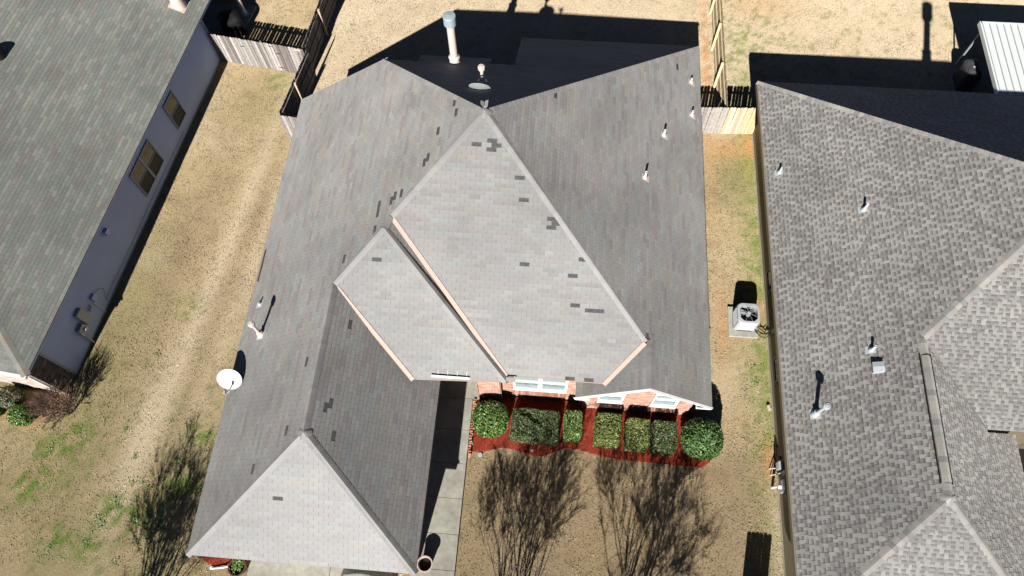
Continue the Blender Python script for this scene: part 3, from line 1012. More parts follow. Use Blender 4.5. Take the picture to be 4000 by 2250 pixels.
# small white cap at the apex
b = MB(); b.lathe((-2.31, 14.68, 8.36), [(.02, 0), (.025, .07), (.001, .085)], 10); b.build('apex_finial', MT['white'], roof)


def sat_dish(base_pt, label, c, nrm, rx=.42, ry=.36, arm=True, back='white', face='white'):
    """reflector with rim, mast, arm and receiver; top-level: it rests on the roof"""
    t = thing('satellite_dish', base_pt, label, 'satellite dish')
    n = Vector(nrm).normalized(); c = Vector(c)
    s = n.cross(Vector((0, 0, 1))).normalized(); u = s.cross(n).normalized()
    if u.z < 0: u = -u
    rings = 7; seg = 30
    for nm, off, mt_ in (('reflector', 0.0, face), ('reflector_back', -.012, back)):
        vs = []; fs = []
        for k in range(rings + 1):
            f = k / rings
            for i in range(seg):
                a = 2 * math.pi * i / seg
                vs.append(c + s * (rx * f * math.cos(a)) + u * (ry * f * math.sin(a)) + n * (.09 * (f * f - 1) + off))
        for k in range(rings):
            for i in range(seg):
                j = (i + 1) % seg
                fs.append((k * seg + i, k * seg + j, (k + 1) * seg + j, (k + 1) * seg + i))
        b = MB(); b.face_set(vs, fs); b.build(nm, MT[mt_], t, smooth=True)
    b = MB()
    P = [c + s * (rx * 1.0 * math.cos(2 * math.pi * i / seg)) + u * (ry * 1.0 * math.sin(2 * math.pi * i / seg)) for i in range(seg + 1)]
    for a_, b_ in zip(P[:-1], P[1:]): b.tube(a_, b_, .009, .009, 5)
    b.build('rim', MT['grey_metal'], t)
    bp = Vector(base_pt)
    b = MB(); kn = c - n * .16
    b.tube(bp, Vector((kn.x, kn.y, kn.z - .05)), .022, .022, 10); b.tube(kn - Vector((0, 0, .08)), kn + Vector((0, 0, .06)), .035, .035, 10); b.beam(kn, c - n * .08, .09, .09)
    b.build('mast', MT['grey_metal'], t)
    b = MB(); b.box(bp + Vector((0, 0, .01)), (.14, .2, .02)); b.build('foot_plate', MT['grey_metal'], t)
    if arm:
        tip = c - u * ry * .9 + n * .42
        b = MB(); b.beam(c - u * (ry * .98), tip, .03, .03); b.build('arm', MT['grey_metal'], t)
        b = MB(); b.box(tip + u * .02, (.07, .09, .1)); b.tube(tip + u * .03, tip + u * .07 - n * .1, .03, .035, 12); b.build('receiver', MT['grey_metal'], t)
    return t


sat_dish((-10.72, 6.35, P_L.z(-10.72, 0)), "white oval satellite dish on the west eave beside the lawn", (-10.63, 6.62, 3.22), (.02, -.60, .80), .44, .37)
sat_dish((-2.75, 16.95, P_B.z(0, 16.95)), "grey satellite dish seen edge-on behind the roof's highest point", (-2.72, 16.42, 7.28), (.04, .93, .36), .37, .35, back='dishgrey', face='dishgrey')

# ================================================================== LEFT HOUSE
H2 = thing('siding_house', (-18.3, 14, 0), "house at the left with greenish tan shingles and siding wall tinted skylight blue", 'house')
ang = math.radians(6.0)
nA = Vector((math.sin(ang), math.cos(ang), 0)); nP = Vector((math.cos(ang), -math.sin(ang), 0))
C0 = Vector((-18.12, 6.36, 0))


def LW(p, a, z=0.0): return C0 + nP * p + nA * a + Vector((0, 0, z))


mS = .42
aL = 2.7 + mS * (C0.x * nP.x + C0.y * nP.y)
W2 = 13.0
P2E = Plane(aL, -mS * nP.x, -mS * nP.y, [tuple(LW(0, 0)[:2]), tuple(LW(0, 30)[:2]), tuple(LW(-W2 / 2, 30)[:2]), tuple(LW(-W2 / 2, W2 / 2)[:2])])
aF = 2.7 - mS * (C0.x * nA.x + C0.y * nA.y)
P2F = Plane(aF, mS * nA.x, mS * nA.y, [tuple(LW(0, 0)[:2]), tuple(LW(-W2 / 2, W2 / 2)[:2]), tuple(LW(-W2, 0)[:2])])
aW = 2.7 - mS * (C0.x * nP.x + C0.y * nP.y) + mS * W2
P2W = Plane(aW, mS * nP.x, mS * nP.y, [tuple(LW(-W2, 0)[:2]), tuple(LW(-W2 / 2, W2 / 2)[:2]), tuple(LW(-W2 / 2, 30)[:2]), tuple(LW(-W2, 30)[:2])])
roof2 = deck([P2E, P2F, P2W], 'roof', H2)
t1, _ = three_tab(P2E, PAL_LEFT, tab=.305, ex=.14); t2, _ = three_tab(P2F, PAL_LEFT, tab=.305, ex=.14)
t3, _ = three_tab(P2W, PAL_LEFT, tab=.6, ex=.3)
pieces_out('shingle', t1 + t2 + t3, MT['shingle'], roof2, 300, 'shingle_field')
CAP2 = [((.27, .265, .23), 2), ((.245, .25, .215), 2), ((.27, .23, .185), 1)]
cp = caps(LW(0, 0, 2.7), LW(-W2 / 2, W2 / 2, 2.7 + mS * W2 / 2), P2E.n, P2F.n, CAP2, step=.28, wd=.17)
cp += caps(LW(-W2, 0, 2.7), LW(-W2 / 2, W2 / 2, 2.7 + mS * W2 / 2), P2W.n, P2F.n, CAP2, step=.28, wd=.17)
cp += caps(LW(-W2 / 2, W2 / 2, 2.7 + mS * W2 / 2), LW(-W2 / 2, 30, 2.7 + mS * W2 / 2), P2W.n, P2E.n, CAP2, step=.28, wd=.17)
pieces_out('ridge_cap', cp, MT['shingle'], roof2, 300, 'ridge_cap_row')
b = MB(); eave_board(b, LW(0, 0, 2.7), LW(0, 30, 2.7), .12, .02, (nP.x, nP.y)); b.build('eave_board', MT['siding_skylit'], H2)
b = MB(); b.beam(LW(.0, -.05, 2.62), LW(-W2, -.05, 2.62), .1, .1)
b.build('gutter', MT['white'], H2)
b = MB()
b.beam(LW(-.22, .0, 2.58), LW(-.18, .06, 2.3), .07, .07); b.beam(LW(-.18, .06, 2.35), LW(-.18, .06, .9), .07, .09, (0, 1, 0))
b.build('downspout', MT['white'], H2)
# walls
WO = -.09
b = MB()


def lbox(b, p0, p1, a0, a1, z0, z1, col=(.5, .5, .5)):
    R = Matrix((nP, nA, Vector((0, 0, 1)))).transposed()
    b.box(LW((p0 + p1) / 2, (a0 + a1) / 2, (z0 + z1) / 2), (abs(p1 - p0), abs(a1 - a0), abs(z1 - z0)), R, col)


lbox(b, -W2 + .3, WO - .045, .14, 17.2, 0, 2.62)
wall2 = b.build('wall', MT['dishgrey'], H2)  # dark backing put in to show as lap shadows in the board gaps
SB = .145
k = 0; z = .12
while z < 2.6:
    b = MB()
    R = Matrix((nP, nA, Vector((0, 0, 1)))).transposed() @ Matrix.Rotation(math.radians(-9), 3, 'Y')
    b.box(LW(WO - .03, 9.05, z + SB / 2), (.018, 16.2, SB - .012), R)
    b.build('siding_board', MT['siding_skylit'], wall2)
    z += SB; k += 1
for q0, q1 in ((.86, .95), (17.12, 17.24)):
    b = MB(); lbox(b, WO - .05, WO + .012, q0, q1, .1, 2.6); b.build('corner_board', MT['navy'], wall2)
b = MB(); lbox(b, WO - .05, WO - .02, .9, 17.2, 0, .12); b.build('foundation_edge', MT['concrete'], wall2)
b = MB()
brick_wall(b, LW(WO, .1), nA, nP, .76, .03, 2.55, BRICK_DARK, soldier=(.6,))
brick_wall(b, LW(-W2 + .3, .1), nP, -nA, W2 - .3 + WO, .03, 2.55, [((.50, .42, .36), 3), ((.58, .5, .44), 2), ((.42, .33, .28), 2)])
b.build('brick_courses', MT['brick'], wall2, kind='stuff')
lbk = LW(-.0, 0)


def left_window(a0, a1, z0, z1, units):
    b = MB(); f = .055; X0, X1 = WO - .02, WO + .035
    lbox(b, X0, X1, a0, a0 + f, z0, z1); lbox(b, X0, X1, a1 - f, a1, z0, z1); lbox(b, X0, X1, a0 + f, a1 - f, z0, z0 + f); lbox(b, X0, X1, a0 + f, a1 - f, z1 - f, z1)
    wn = b.build('window', MT['navy'], H2)
    W_ = (a1 - a0 - 2 * f - (units - 1) * .12) / units
    zm = (z0 + z1) / 2
    for u in range(units):
        a = a0 + f + u * (W_ + .12)
        if u:
            b = MB(); lbox(b, X0, X1 - .004, a - .12, a, z0 + f, z1 - f); b.build('mullion', MT['navy'], wn)
        b = MB(); lbox(b, X0, X1 - .01, a, a + W_, zm - .02, zm + .02); b.build('meeting_rail', MT['navy'], wn)
        b = MB(); lbox(b, WO - .01, WO + .008, a, a + W_, zm + .02, z1 - f); b.build('pane', MT['glass'], wn)
        b = MB(); lbox(b, WO - .01, WO + .004, a, a + W_, z0 + f, zm - .02); b.build('screen', MT['screen'], wn)


left_window(12.34, 13.28, .73, 2.27, 1)
left_window(8.76, 10.65, .74, 2.28, 2)
# service boxes on the side wall
b = MB(); lbox(b, WO, WO + .13, 2.72, 3.09, .82, 1.7); bx1 = b.build('electrical_panel', MT['grey_metal'], H2)
b = MB(); lbox(b, WO + .13, WO + .138, 2.74, 3.07, .84, 1.68); b.build('panel_door', MT['grey_metal'], bx1)
b = MB(); lbox(b, WO, WO + .15, 2.28, 2.62, .85, 1.22); mtb = b.build('meter_box', MT['grey_metal'], H2)
b = MB(); b.tube(LW(WO + .15, 2.5, 1.0), LW(WO + .25, 2.5, 1.0), .075, .07, 16); b.build('meter_dial', MT['white'], mtb)
b = MB(); b.tube(LW(WO + .06, 2.3, .9), LW(WO + .06, 2.3, .0), .04, .04, 12); b.build('conduit', MT['grey_metal'], mtb)
b = MB(); lbox(b, WO, WO + .1, 3.66, 3.88, 1.0, 1.3); jb = b.build('cable_box', MT['siding_skylit'], H2)
b = MB(); b.tube(LW(WO + .04, 3.63, 1.02), LW(WO + .04, 3.61, .08), .016, .016, 8); b.build('conduit', MT['white'], jb)
b = MB()
pts_ = [LW(WO + .03, 3.85, 1.2), LW(WO + .06, 4.15, 1.15), LW(WO + .06, 4.3, .85), LW(WO + .04, 4.05, .45), LW(WO + .03, 4.0, .35), LW(WO + .03, 4.2, .42), LW(WO + .03, 6.5, .38), LW(WO + .03, 9, .42), LW(WO + .03, 12.5, .38)]
b.path(pts_, .008, 5); b.build('cable', MT['black'], jb)
b = MB(); lbox(b, WO, WO + .14, 6.1, 6.32, 2.02, 2.25); b.build('dryer_vent', MT['siding_skylit'], H2)
b = MB(); b.path([LW(WO + .03, 3.42, 1.18), LW(WO + .05, 3.35, 1.0)], .02, 6); b.path([LW(WO + .03, 3.3, 1.14), LW(WO + .05, 3.24, .97)], .02, 6); b.build('hose_bib', MT['black'], H2)

# roof furniture of the left house
x, y = LW(-.95, 17.35)[:2]
b = MB(); q = .36
c4 = [Vector((x, y, P2E.z(x, y))) + P2E.U3 * (sx * q) + P2E.V3 * (sy * q) + P2E.n * .018 for sx, sy in ((-1, -1), (1, -1), (1, 1), (-1, 1))]
b.face_set(c4 + [c - P2E.n * .015 for c in c4], [(0, 1, 2, 3), (0, 4, 5, 1), (1, 5, 6, 2), (2, 6, 7, 3), (3, 7, 4, 0)])
b.lathe((x, y, P2E.z(x, y) - .15), [(.32, 0), (.30, .2), (.27, .5), (.275, .55), (.23, .58)], 26)
fl = b.build('flue', MT['pipe'], H2)
b = MB(); b.lathe((x, y, 0), [(.235, 3), (.235, 4.6), (.3, 4.62), (.3, 5.0), (.001, 5.05)], 26); b.build('flue_pipe', MT['pipe'], fl, smooth=False)
x, y = LW(-5.5, 11.75)[:2]
b = MB(); b.lathe((x, y, P2E.z(x, y) - .05), [(.26, 0), (.24, .18), (.24, .4), (.2, .42), (.001, .44)], 20); b.build('roof_ventilator', MT['black'], H2)

# ================================================================== RIGHT HOUSE
H3 = thing('olive_house', (14, 10, 0), "house at the right with mottled taupe laminated shingles and olive siding", 'house')
m3 = .66
e3 = 2.7
xw, xe, yn = 8.38, 24.34, 21.38
W3a = (e3 - m3 * xw, m3, 0)
apx = (16.36, 13.4)
J1 = (12.1, 9.14); J2 = (12.1, 4.15)
zap = e3 + m3 * (apx[0] - xw)
P3W = Plane(*W3a, [(xw, yn), apx, J1, J2, (xw, .43)])
P3N = Plane(e3 + m3 * yn, 0, -m3, [(xw, yn), apx, (xe, yn)])
zj = e3 + m3 * (J1[0] - xw)
P3S = Plane(zj - m3 * J1[1], 0, m3, [J1, apx, (22.6, 7.15), (22.6, 6.72), (14.55, 6.72)])
P3E = Plane(zj + m3 * J1[0], -m3, 0, [J1, (14.6, 6.64), (16.06, 6.9), (16.07, 5.5), (16.07, .43), J2])
P3F = Plane(zj - m3 * J2[1], 0, m3, [J2, (15.82, .43), (xw, .43)])
P3EE = Plane(e3 + m3 * xe, -m3, 0, [apx, (xe, yn), (xe, 5.4)])
roof3 = deck([P3W, P3N, P3S, P3E, P3F, P3EE], 'roof', H3)
lam = []
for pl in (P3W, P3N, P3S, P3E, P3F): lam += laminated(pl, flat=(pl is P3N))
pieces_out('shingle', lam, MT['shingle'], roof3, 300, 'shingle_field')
t4, _ = three_tab(P3EE, PAL_MAIN, tab=.6, ex=.3)
pieces_out('shingle_back', t4, MT['shingle'], roof3, 0, 'shingle_rear_field')
CAP3 = [((.31, .295, .27), 2), ((.27, .262, .248), 2), ((.22, .22, .216), 1), ((.33, .31, .28), 1)]
zz = lambda p: (p[0], p[1], e3 + m3 * (p[0] - xw))
cp = caps((xw, yn, e3), (*apx, zap), P3N.n, P3W.n, CAP3, step=.19)
cp += caps((*J1, zj), (*apx, zap), P3S.n, P3W.n, CAP3, step=.19)
cp += caps((xw, .43, e3), (*J2, zj), P3F.n, P3W.n, CAP3, step=.19, cut=.2)
cp += caps((15.82, .43, e3), (*J2, zj), P3F.n, P3E.n, CAP3, step=.19, cut=.2)
cp += caps((12.1, 8.6, zj), (*J1, zj), P3E.n, P3W.n, CAP3, step=.19)
cp += caps((*J2, zj), (12.1, 4.6, zj), P3E.n, P3W.n, CAP3, step=.19)
cp += caps((12.1, 4.6, zj + .035), (12.1, 8.55, zj + .035), P3E.n, P3W.n, CAP3, step=.19, wd=.16)
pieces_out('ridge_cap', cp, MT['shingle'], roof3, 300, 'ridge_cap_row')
b = MB(); b.lathe((*J2, zj), [(.24, -.13), (.12, -.035), (.04, .022), (.001, .026)], 14, col=(.30, .29, .265)); b.build('peak_cap', MT['shingle'], roof3)
# ridge vent: a black slotted strip shows along both sides
for s_ in (-1, 1):
    b = MB(); xx = 12.1 + s_ * .165; zc = zj - m3 * .165 + .025
    b.beam((xx, 4.55, zc), (xx, 8.58, zc), .035, .035)
    b.build('ridge_vent', MT['black'], roof3)
b = MB()
for p0, p1, o_ in (((xw, .43), (xw, yn), (-1, 0)), ((xw, yn), (xe, yn), (0, 1)), ((xw, .43), (15.82, .43), (0, -1)), ((15.82, .43), (15.82, 5.5), (1, 0))):
    eave_board(b, (*p0, e3), (*p1, e3), .13, .02, o_)
b.build('eave_board', MT['beige'], H3)
b = MB(); b.box2((8.34, .4, 2.46), (8.42, yn, 2.67)); b.build('gutter', MT['siding_olive'], H3)  # deep gutter added so its shadow reaches down the olive wall
b = MB(); b.box2((16.1, 6.62, P3S.z(0, 6.72) - .15), (22.6, 6.71, P3S.z(0, 6.72) - .02)); b.build('gutter', MT['white'], H3)
flat_poly('porch_shade_sheet', [(16.3, 2.5), (23, 2.5), (23, 7.1), (16.3, 7.1)], -.05, .04, MT['potsoil'])  # near-black sheet for dark gravel, with the porch shade put into its colour
b = MB(); b.box2((8.92, .85, 0), (15.4, 9, 2.6)); b.box2((8.92, 7.1, 0), (23.9, 20.9, 2.6)); b.box2((15, 7.1, 0), (22, 12, 3.2))
wall3 = b.build('wall', MT['siding_olive'], H3)
z = .1
while z < 2.58:
    b = MB(); b.box((8.885, 10.87, z + .09), (.016, 20.1, .186), Matrix.Rotation(math.radians(5), 3, 'Y')); b.build('siding_board', MT['siding_olive'], wall3); z += .18
b = MB(); b.box2((8.86, .82, 0), (8.915, 20.95, .1)); b.build('foundation_edge', MT['concrete'], wall3)
for (y0, y1) in ((12.44, 13.42), (8.74, 9.72)):
    b = MB(); f = .06; z0, z1 = .6, 2.1
    b.box2((8.835, y0, z0), (8.9, y0 + f, z1)); b.box2((8.835, y1 - f, z0), (8.9, y1, z1)); b.box2((8.835, y0 + f, z0), (8.9, y1 - f, z0 + f)); b.box2((8.835, y0 + f, z1 - f), (8.9, y1 - f, z1))
    wn = b.build('window', MT['navy'], H3)
    b = MB(); b.box2((8.862, y0 + f, z0 + f), (8.9, y1 - f, 1.34)); b.build('pane', MT['glass'], wn)
    b = MB(); b.box2((8.845, y0 + f, 1.34), (8.9, y1 - f, 1.38)); b.build('meeting_rail', MT['navy'], wn)
    b = MB(); b.box2((8.855, y0 + f, 1.38), (8.9, y1 - f, z1 - f)); b.build('pane', MT['glass'], wn)
b = MB(); b.box2((8.7, 5.52, .45), (8.87, 5.8, .78)); ub = b.build('cable_box', MT['grey_metal'], H3)
for i in range(6):
    b = MB(); b.box2((8.692, 5.55 + i * .04, .5), (8.7, 5.57 + i * .04, .72)); b.build('slot', MT['white'], ub)
b = MB(); b.tube((8.75, 5.62, .46), (8.6, 5.66, .02), .02, .02, 8); b.tube((8.8, 5.38, .95), (8.62, 5.42, .03), .018, .018, 8); b.build('conduit', MT['white'], ub)
b = MB(); b.box2((8.75, 5.25, .9), (8.87, 5.42, 1.2)); b.build('junction_box', MT['grey_metal'], H3)
b = MB(); b.box2((8.70, 4.7, .62), (8.87, 5.1, 1.25)); mb3 = b.build('meter_box', MT['grey_metal'], H3)
b = MB(); b.tube((8.70, 4.9, .8), (8.6, 4.9, .8), .085, .08, 18); b.build('meter_dial', MT['white'], mb3)
b = MB(); b.tube((8.68, 4.95, .64), (8.66, 5.0, .0), .05, .05, 12); b.build('conduit', MT['pvc'], mb3)
b = MB(); b.lathe((8.86, 5.98, .56), [(.07, 0), (.065, .03), (.03, .04)], 14, (-1, 0, 0)); b.build('round_vent', MT['black'], H3)
b = MB(); b.path([(8.84, 6.5, .3), (8.84, 6.2, .2), (8.84, 5.85, .45)], .008, 5); b.box2((8.8, 6.45, .22), (8.87, 6.58, .32)); b.build('hose_bib', MT['black'], H3)

for x, y, h in ((8.83, 16.61, .3), (11.13, 14.17, .38), (10.82, 8.9, .34)):
    vent_pipe(H3, P3W, x, y, h, .04, 'pvc', 'grey_metal')
small_flue(H3, P3W, 9.2, 6.9, 1.05, .055, .12, 'grey_metal')
# square slant-top roof vent
pl = P3W
b = MB(); cx, cy = 10.9, 8.25
q = [(-.17, -.17), (.17, -.17), (.17, .17), (-.17, .17)]
base = [pl.pt(*(lambda t: t)(tuple(a + b_ for a, b_ in zip(pl.to_uv((cx, cy)), d))), 0.0) for d in q]
top = []
for (du, dv), p in zip(q, base):
    top.append(p + Vector((0, 0, .13)) + pl.n * (.07 if dv < 0 else 0.02))
mid0 = (top[0] + top[1]) / 2 + pl.n * .03; mid1 = (top[2] + top[3]) / 2 + pl.n * .03
b.face_set(base + top + [mid0, mid1], [(4, 8, 9, 7), (8, 5, 6, 9), (0, 1, 5, 8, 4), (1, 2, 6, 5), (2, 3, 7, 9, 6), (3, 0, 4, 7)])
b.build('box_vent', MT['grey_metal'], H3)
flue(H3, P3N, 15.50, 14.35, 9.7, .16, .26, .6)

# patio cover of standing-seam metal panels
PC = thing('patio_cover', (20.5, 23.5, 0), "white metal patio cover behind the right-hand house, ribbed panels on posts", 'patio cover')
zc = 2.5
b = MB(); b.box2((18.5, 21.55, zc - .16), (24.5, 25.5, zc - .03)); cf = b.build('frame', MT['metal_roof'], PC)
for i in range(20):
    x0 = 18.52 + i * .3
    b = MB(); b.box2((x0 + .012, 21.5, zc - .028), (x0 + .29, 25.54, zc + .0)); b.build('panel', MT['metal_roof'], PC)
    b = MB(); b.box2((x0 - .012, 21.5, zc - .028), (x0 + .01, 25.5, zc + .045)); b.build('rib', MT['grey_metal'], PC)
b = MB(); b.box2((18.46, 25.5, zc - .17), (24.6, 25.6, zc + .03)); b.box2((18.42, 21.5, zc - .17), (18.5, 25.6, zc + .03)); b.build('gutter', MT['metal_roof'], PC)
for x, y in ((18.62, 25.3), (18.62, 21.75), (22.5, 25.3)):
    b = MB(); b.box2((x - .035, y - .035, .1), (x + .035, y + .035, zc - .16)); b.build('post', MT['dishgrey'], PC)
b = MB(); b.box2((18.3, 21.0, -.05), (24.5, 25.15, .1)); b.build('patio_slab', MT['concrete'], kind='structure')


def covered_grill(base, label, sx, sy, h, rot=0, emblem=False, m='cover'):
    t = thing('covered_grill', base, label, 'grill cover')
    bx_, by_, bz_ = base
    R = Matrix.Rotation(rot, 3, 'Z')
    b = MB(); seg = 28; prof = [(1.06, 0), (1.02, .12), (.98, .35), (.97, .6), (1.0, .8), (.93, .93), (.7, 1.0), (.3, 1.03)]
    vs = []
    for f, z in prof:
        for i in range(seg):
            a = 2 * math.pi * i / seg
            c, s = math.cos(a), math.sin(a)
            q = 5.0
            rr = 1 / ((abs(c) ** q + abs(s) ** q) ** (1 / q))
            wob = 1 + .05 * math.sin(a * 7 + z * 5) * (1 - z) + .02 * math.sin(a * 13 + 2)
            p = R @ Vector((c * rr * sx / 2 * f * wob, s * rr * sy / 2 * f * wob, h * z + .02 * math.sin(a * 3 + z * 9)))
            vs.append(p + Vector(base))
    fs = []
    for k in range(len(prof) - 1):
        for i in range(seg):
            j = (i + 1) % seg
            fs.append((k * seg + i, k * seg + j, (k + 1) * seg + j, (k + 1) * seg + i))
    fs.append(tuple(range((len(prof) - 1) * seg, len(prof) * seg)))
    b.face_set(vs, fs); b.build('cover', MT[m], t, smooth=True)
    if emblem:
        b = MB(); b.lathe((bx_ - .02, by_ - .05, bz_ + h * 1.0 + .035), [(.075, 0), (.075, .006), (.001, .007)], 16); b.build('emblem', MT['emblem'], t)
        b = MB(); b.lathe((bx_ - .02, by_ - .05, bz_ + h * 1.0 + .043), [(.045, 0), (.02, 0)], 16); b.build('emblem_mark', MT['emblem_red'], t)
        for dy in (.25, -.28):
            b = MB(); b.path([(bx_ - .3, by_ + dy - .05, bz_ + h + .0), (bx_ - .05, by_ + dy, bz_ + h + .035), (bx_ + .28, by_ + dy + .12, bz_ + h + .005)], .012, 6); b.build('cover_strap', MT['cover'], t)
    for k in (-1, 1):
        b = MB(); p = R @ Vector((k * sx * .45, -sy * .4, .05)); b.lathe(Vector(base) + p - Vector((0, 0, .05)), [(.001, 0), (.04, .01), (.04, .07), (.001, .08)], 10); b.build('wheel', MT['black'], t)
    return t


MT['emblem'] = mat("emblem_pink", (.75, .30, .35), rough=.5)
MT['emblem_red'] = mat("emblem_pale", (.85, .7, .72), rough=.5)
covered_grill((18.72, 24.25, .1), "grill under a dark cover with a round pink emblem, beside the metal patio cover", .72, 1.15, 1.05, 0, True)

# ------------------------------------------------------------------ left house patio
flat_poly('left_patio_slab', [(-18, 26.9), (-18, 23.6), (-16.2, 23.6), (-15.75, 25.2), (-15.5, 26.9)][::-1], -.05, .1, MT['grey_metal'] if False else MT['concrete'])
covered_grill((-16.15, 25.15, .1), "black covered kettle-shaped grill on the shaded slab beside the left-hand house", 1.0, 1.0, 1.05, .6, False, 'black')
b = MB(); b.lathe((-15.95, 26.3, .1), [(.2, 0), (.2, .06), (.13, .08), (.12, .2), (.12, 2.4), (.16, 2.42), (.16, 2.55)], 18)
tag(b.build('porch_column', MT['white'], base=(-15.95, 26.3, .1)), "round pale porch column at the slab corner behind the covered black grill", 'column')

# ================================================================== FENCES
WOODG = [(.30, .275, .255), (.22, .195, .18), (.36, .335, .31), (.18, .155, .14), (.27, .24, .215), (.42, .395, .37)]
WOODD = [(.21, .185, .165), (.17, .15, .135), (.25, .22, .20)]
WOODN = [(.62, .50, .31), (.66, .55, .37), (.55, .43, .27), (.60, .46, .25), (.48, .38, .27)]


def picket(b, L=0.0, h=1.78, w=.138, t=.017, col=(.4, .4, .4)):
    ear = .035
    prof = [(-w / 2, 0), (w / 2, 0), (w / 2, h - ear), (w / 2 - ear * .7, h), (-w / 2 + ear * .7, h), (-w / 2, h - ear)]
    vs = [(x, -t / 2, z) for x, z in prof] + [(x, t / 2, z) for x, z in prof]
    n = 6
    b.face_set(vs, [tuple(range(n)), tuple(reversed(range(n, 2 * n)))] + [(i, n + i, n + (i + 1) % n, (i + 1) % n) for i in range(n)], col)


def fence(p0, p1, label, cols, rail_side=1, posts=True, group=None, h=1.78, split=None, cols2=None, railcol=(.25, .22, .2), postcol=(.45, .36, .25), pitch_=.147, post_off=0.0, post_gap=2.45, lean=.0):
    p0 = Vector((*p0, 0)); p1 = Vector((*p1, 0))
    d = (p1 - p0); L = d.length; d.normalize(); n = Vector((-d.y, d.x, 0)) * rail_side
    t = thing('picket_fence', tuple(p0), label, 'fence', group)
    a = math.atan2(d.y, d.x)
    k = int(L / pitch_)
    for i in range(k):
        b = MB()
        cc = cols
        if split is not None and i * pitch_ > split: cc = cols2
        picket(b, h=h + random.uniform(-.012, .012), col=jit(random.choice(cc), .1))
        o = b.build('picket', MT['wood'], None)
        o.parent = t
        q = d * ((i + .5) * L / k)
        o.location = q
        o.rotation_euler = (random.uniform(-.006, .006), random.uniform(-.008, .008) + lean, a + random.uniform(-.01, .01))
    for z in (.35, .95, 1.52):
        b = MB(); b.beam(p0 + n * .03 + Vector((0, 0, z)), p1 + n * .03 + Vector((0, 0, z)), .038, .088, (0, 0, 1), jit(railcol)); b.build('rail', MT['wood'], t)
    if posts:
        s = post_off
        while s < L:
            b = MB(); q = p0 + d * s + n * .095
            b.box((q.x, q.y, .83), (.09, .09, 1.72), Matrix.Rotation(a, 3, 'Z'), jit(postcol)); b.build('post', MT['wood'], t)
            s += post_gap
    return t


gf = fence((-16.42, 23.36), (-11.78, 22.72), "weathered grey picket fence with a gate, from the left house to the side fence corner", WOODG, rail_side=1, h=1.76, post_off=.1, postcol=(.3, .27, .25))
# strap hinges and latch of its gate, and the small pink plate
dfv = (Vector((-11.78, 22.72, 0)) - Vector((-16.42, 23.36, 0))).normalized(); nfv = Vector((dfv.y, -dfv.x, 0))
for s, z, w_ in ((3.32, 1.18, .3), (3.2, .22, .3), (3.05, 1.62, .26)):
    q = Vector((-16.42, 23.36, z)) + dfv * s + nfv * .016
    b = MB(); R = Matrix((dfv, -nfv, Vector((0, 0, 1)))).transposed()
    vs = [q - dfv * w_ / 2, q - Vector((0, 0, .028)), q + dfv * w_ / 2, q + Vector((0, 0, .028))]
    b.face_set(vs + [v + nfv * .006 for v in vs], [(0, 1, 2, 3), (7, 6, 5, 4), (0, 4, 5, 1), (1, 5, 6, 2), (2, 6, 7, 3), (3, 7, 4, 0)]); b.build('strap_hinge', MT['black'], gf)
q = Vector((-16.42, 23.36, 1.3)) + dfv * 1.55 + nfv * .02
b = MB(); b.beam(q - Vector((0, 0, .1)), q + Vector((0, 0, .1)), .03, .02); b.beam(q - dfv * .06, q + dfv * .1, .03, .02); b.build('latch', MT['black'], gf)
q = Vector((-16.42, 23.36, 1.66)) + dfv * 4.4 + nfv * .02
b = MB(); b.box(q, (.3, .012, .11), Matrix((dfv, -nfv, Vector((0, 0, 1)))).transposed(), (.72, .45, .42)); b.build('warning_plate', MT['attr'], gf)
fence((-12.09, 19.1), (-11.6, 22.7), "dark shaded picket fence, short run along the lawn corner nearest the middle house's roof", WOODD, rail_side=-1, post_off=1.75, post_gap=1.95, h=1.76, postcol=(.55, .42, .3))
fence((-11.84, 22.9), (-11.2, 31), "long picket fence running back from the gate fence to the top of the picture", WOODD, rail_side=-1, post_off=2.35, post_gap=2.45, h=1.76, postcol=(.55, .42, .3))
fence((-12.13, 18.97), (-10.35, 18.85), "short grey picket return tucked against the middle house's west wall", WOODG, rail_side=1, posts=False, h=1.74)
fence((7.33, 20.72), (7.33, 31.2), "new pine picket fence with lit posts between the two back lawns at the right", [(.25, .19, .115), (.22, .165, .10), (.28, .215, .13)], rail_side=1, post_off=2.5, post_gap=2.35, h=1.8, railcol=(.52, .42, .26), postcol=(.80, .64, .36))
fence((5.6, 20.56), (8.93, 20.72), "fence between middle and right houses, half weathered grey and half fresh pine pickets", [(.34, .31, .28), (.27, .25, .235), (.40, .36, .32)], rail_side=1, posts=True, h=1.8, split=1.72, cols2=WOODN, post_off=1.7, post_gap=1.6, postcol=(.1, .09, .08))

fence((7.24, .62), (8.07, .62), "short wooden screen added out of view to cast the square shadow beside the olive wall", WOODD, posts=True, h=1.8, post_off=.05, post_gap=.76, pitch_=.1375)  # unseen caster added for the block shadow; its form is assumed

# ================================================================== AIR CONDITIONER
AC = thing('air_conditioner', (7.94, 11.4, .1), "grey outdoor air conditioner with a round fan guard on a concrete pad", 'air conditioner')
b = MB(); b.box2((7.36, 10.76, -.03), (8.49, 12.02, .1)); tag(b.build('concrete_pad', MT['concrete'], base=(7.9, 11.4, 0)), "square concrete pad on the ground beneath the outdoor air conditioner", 'concrete pad')
cx, cy, hw, zt = 7.94, 11.42, .42, .93


def rrect(cx, cy, hx, hy, r, n=5):
    P = []
    for k, (sx, sy) in enumerate(((1, 1), (-1, 1), (-1, -1), (1, -1))):
        for i in range(n + 1):
            a = math.pi / 2 * k + math.pi / 2 * i / n
            P.append((cx + sx * (hx - r) + r * math.cos(a), cy + sy * (hy - r) + r * math.sin(a)))
    return P


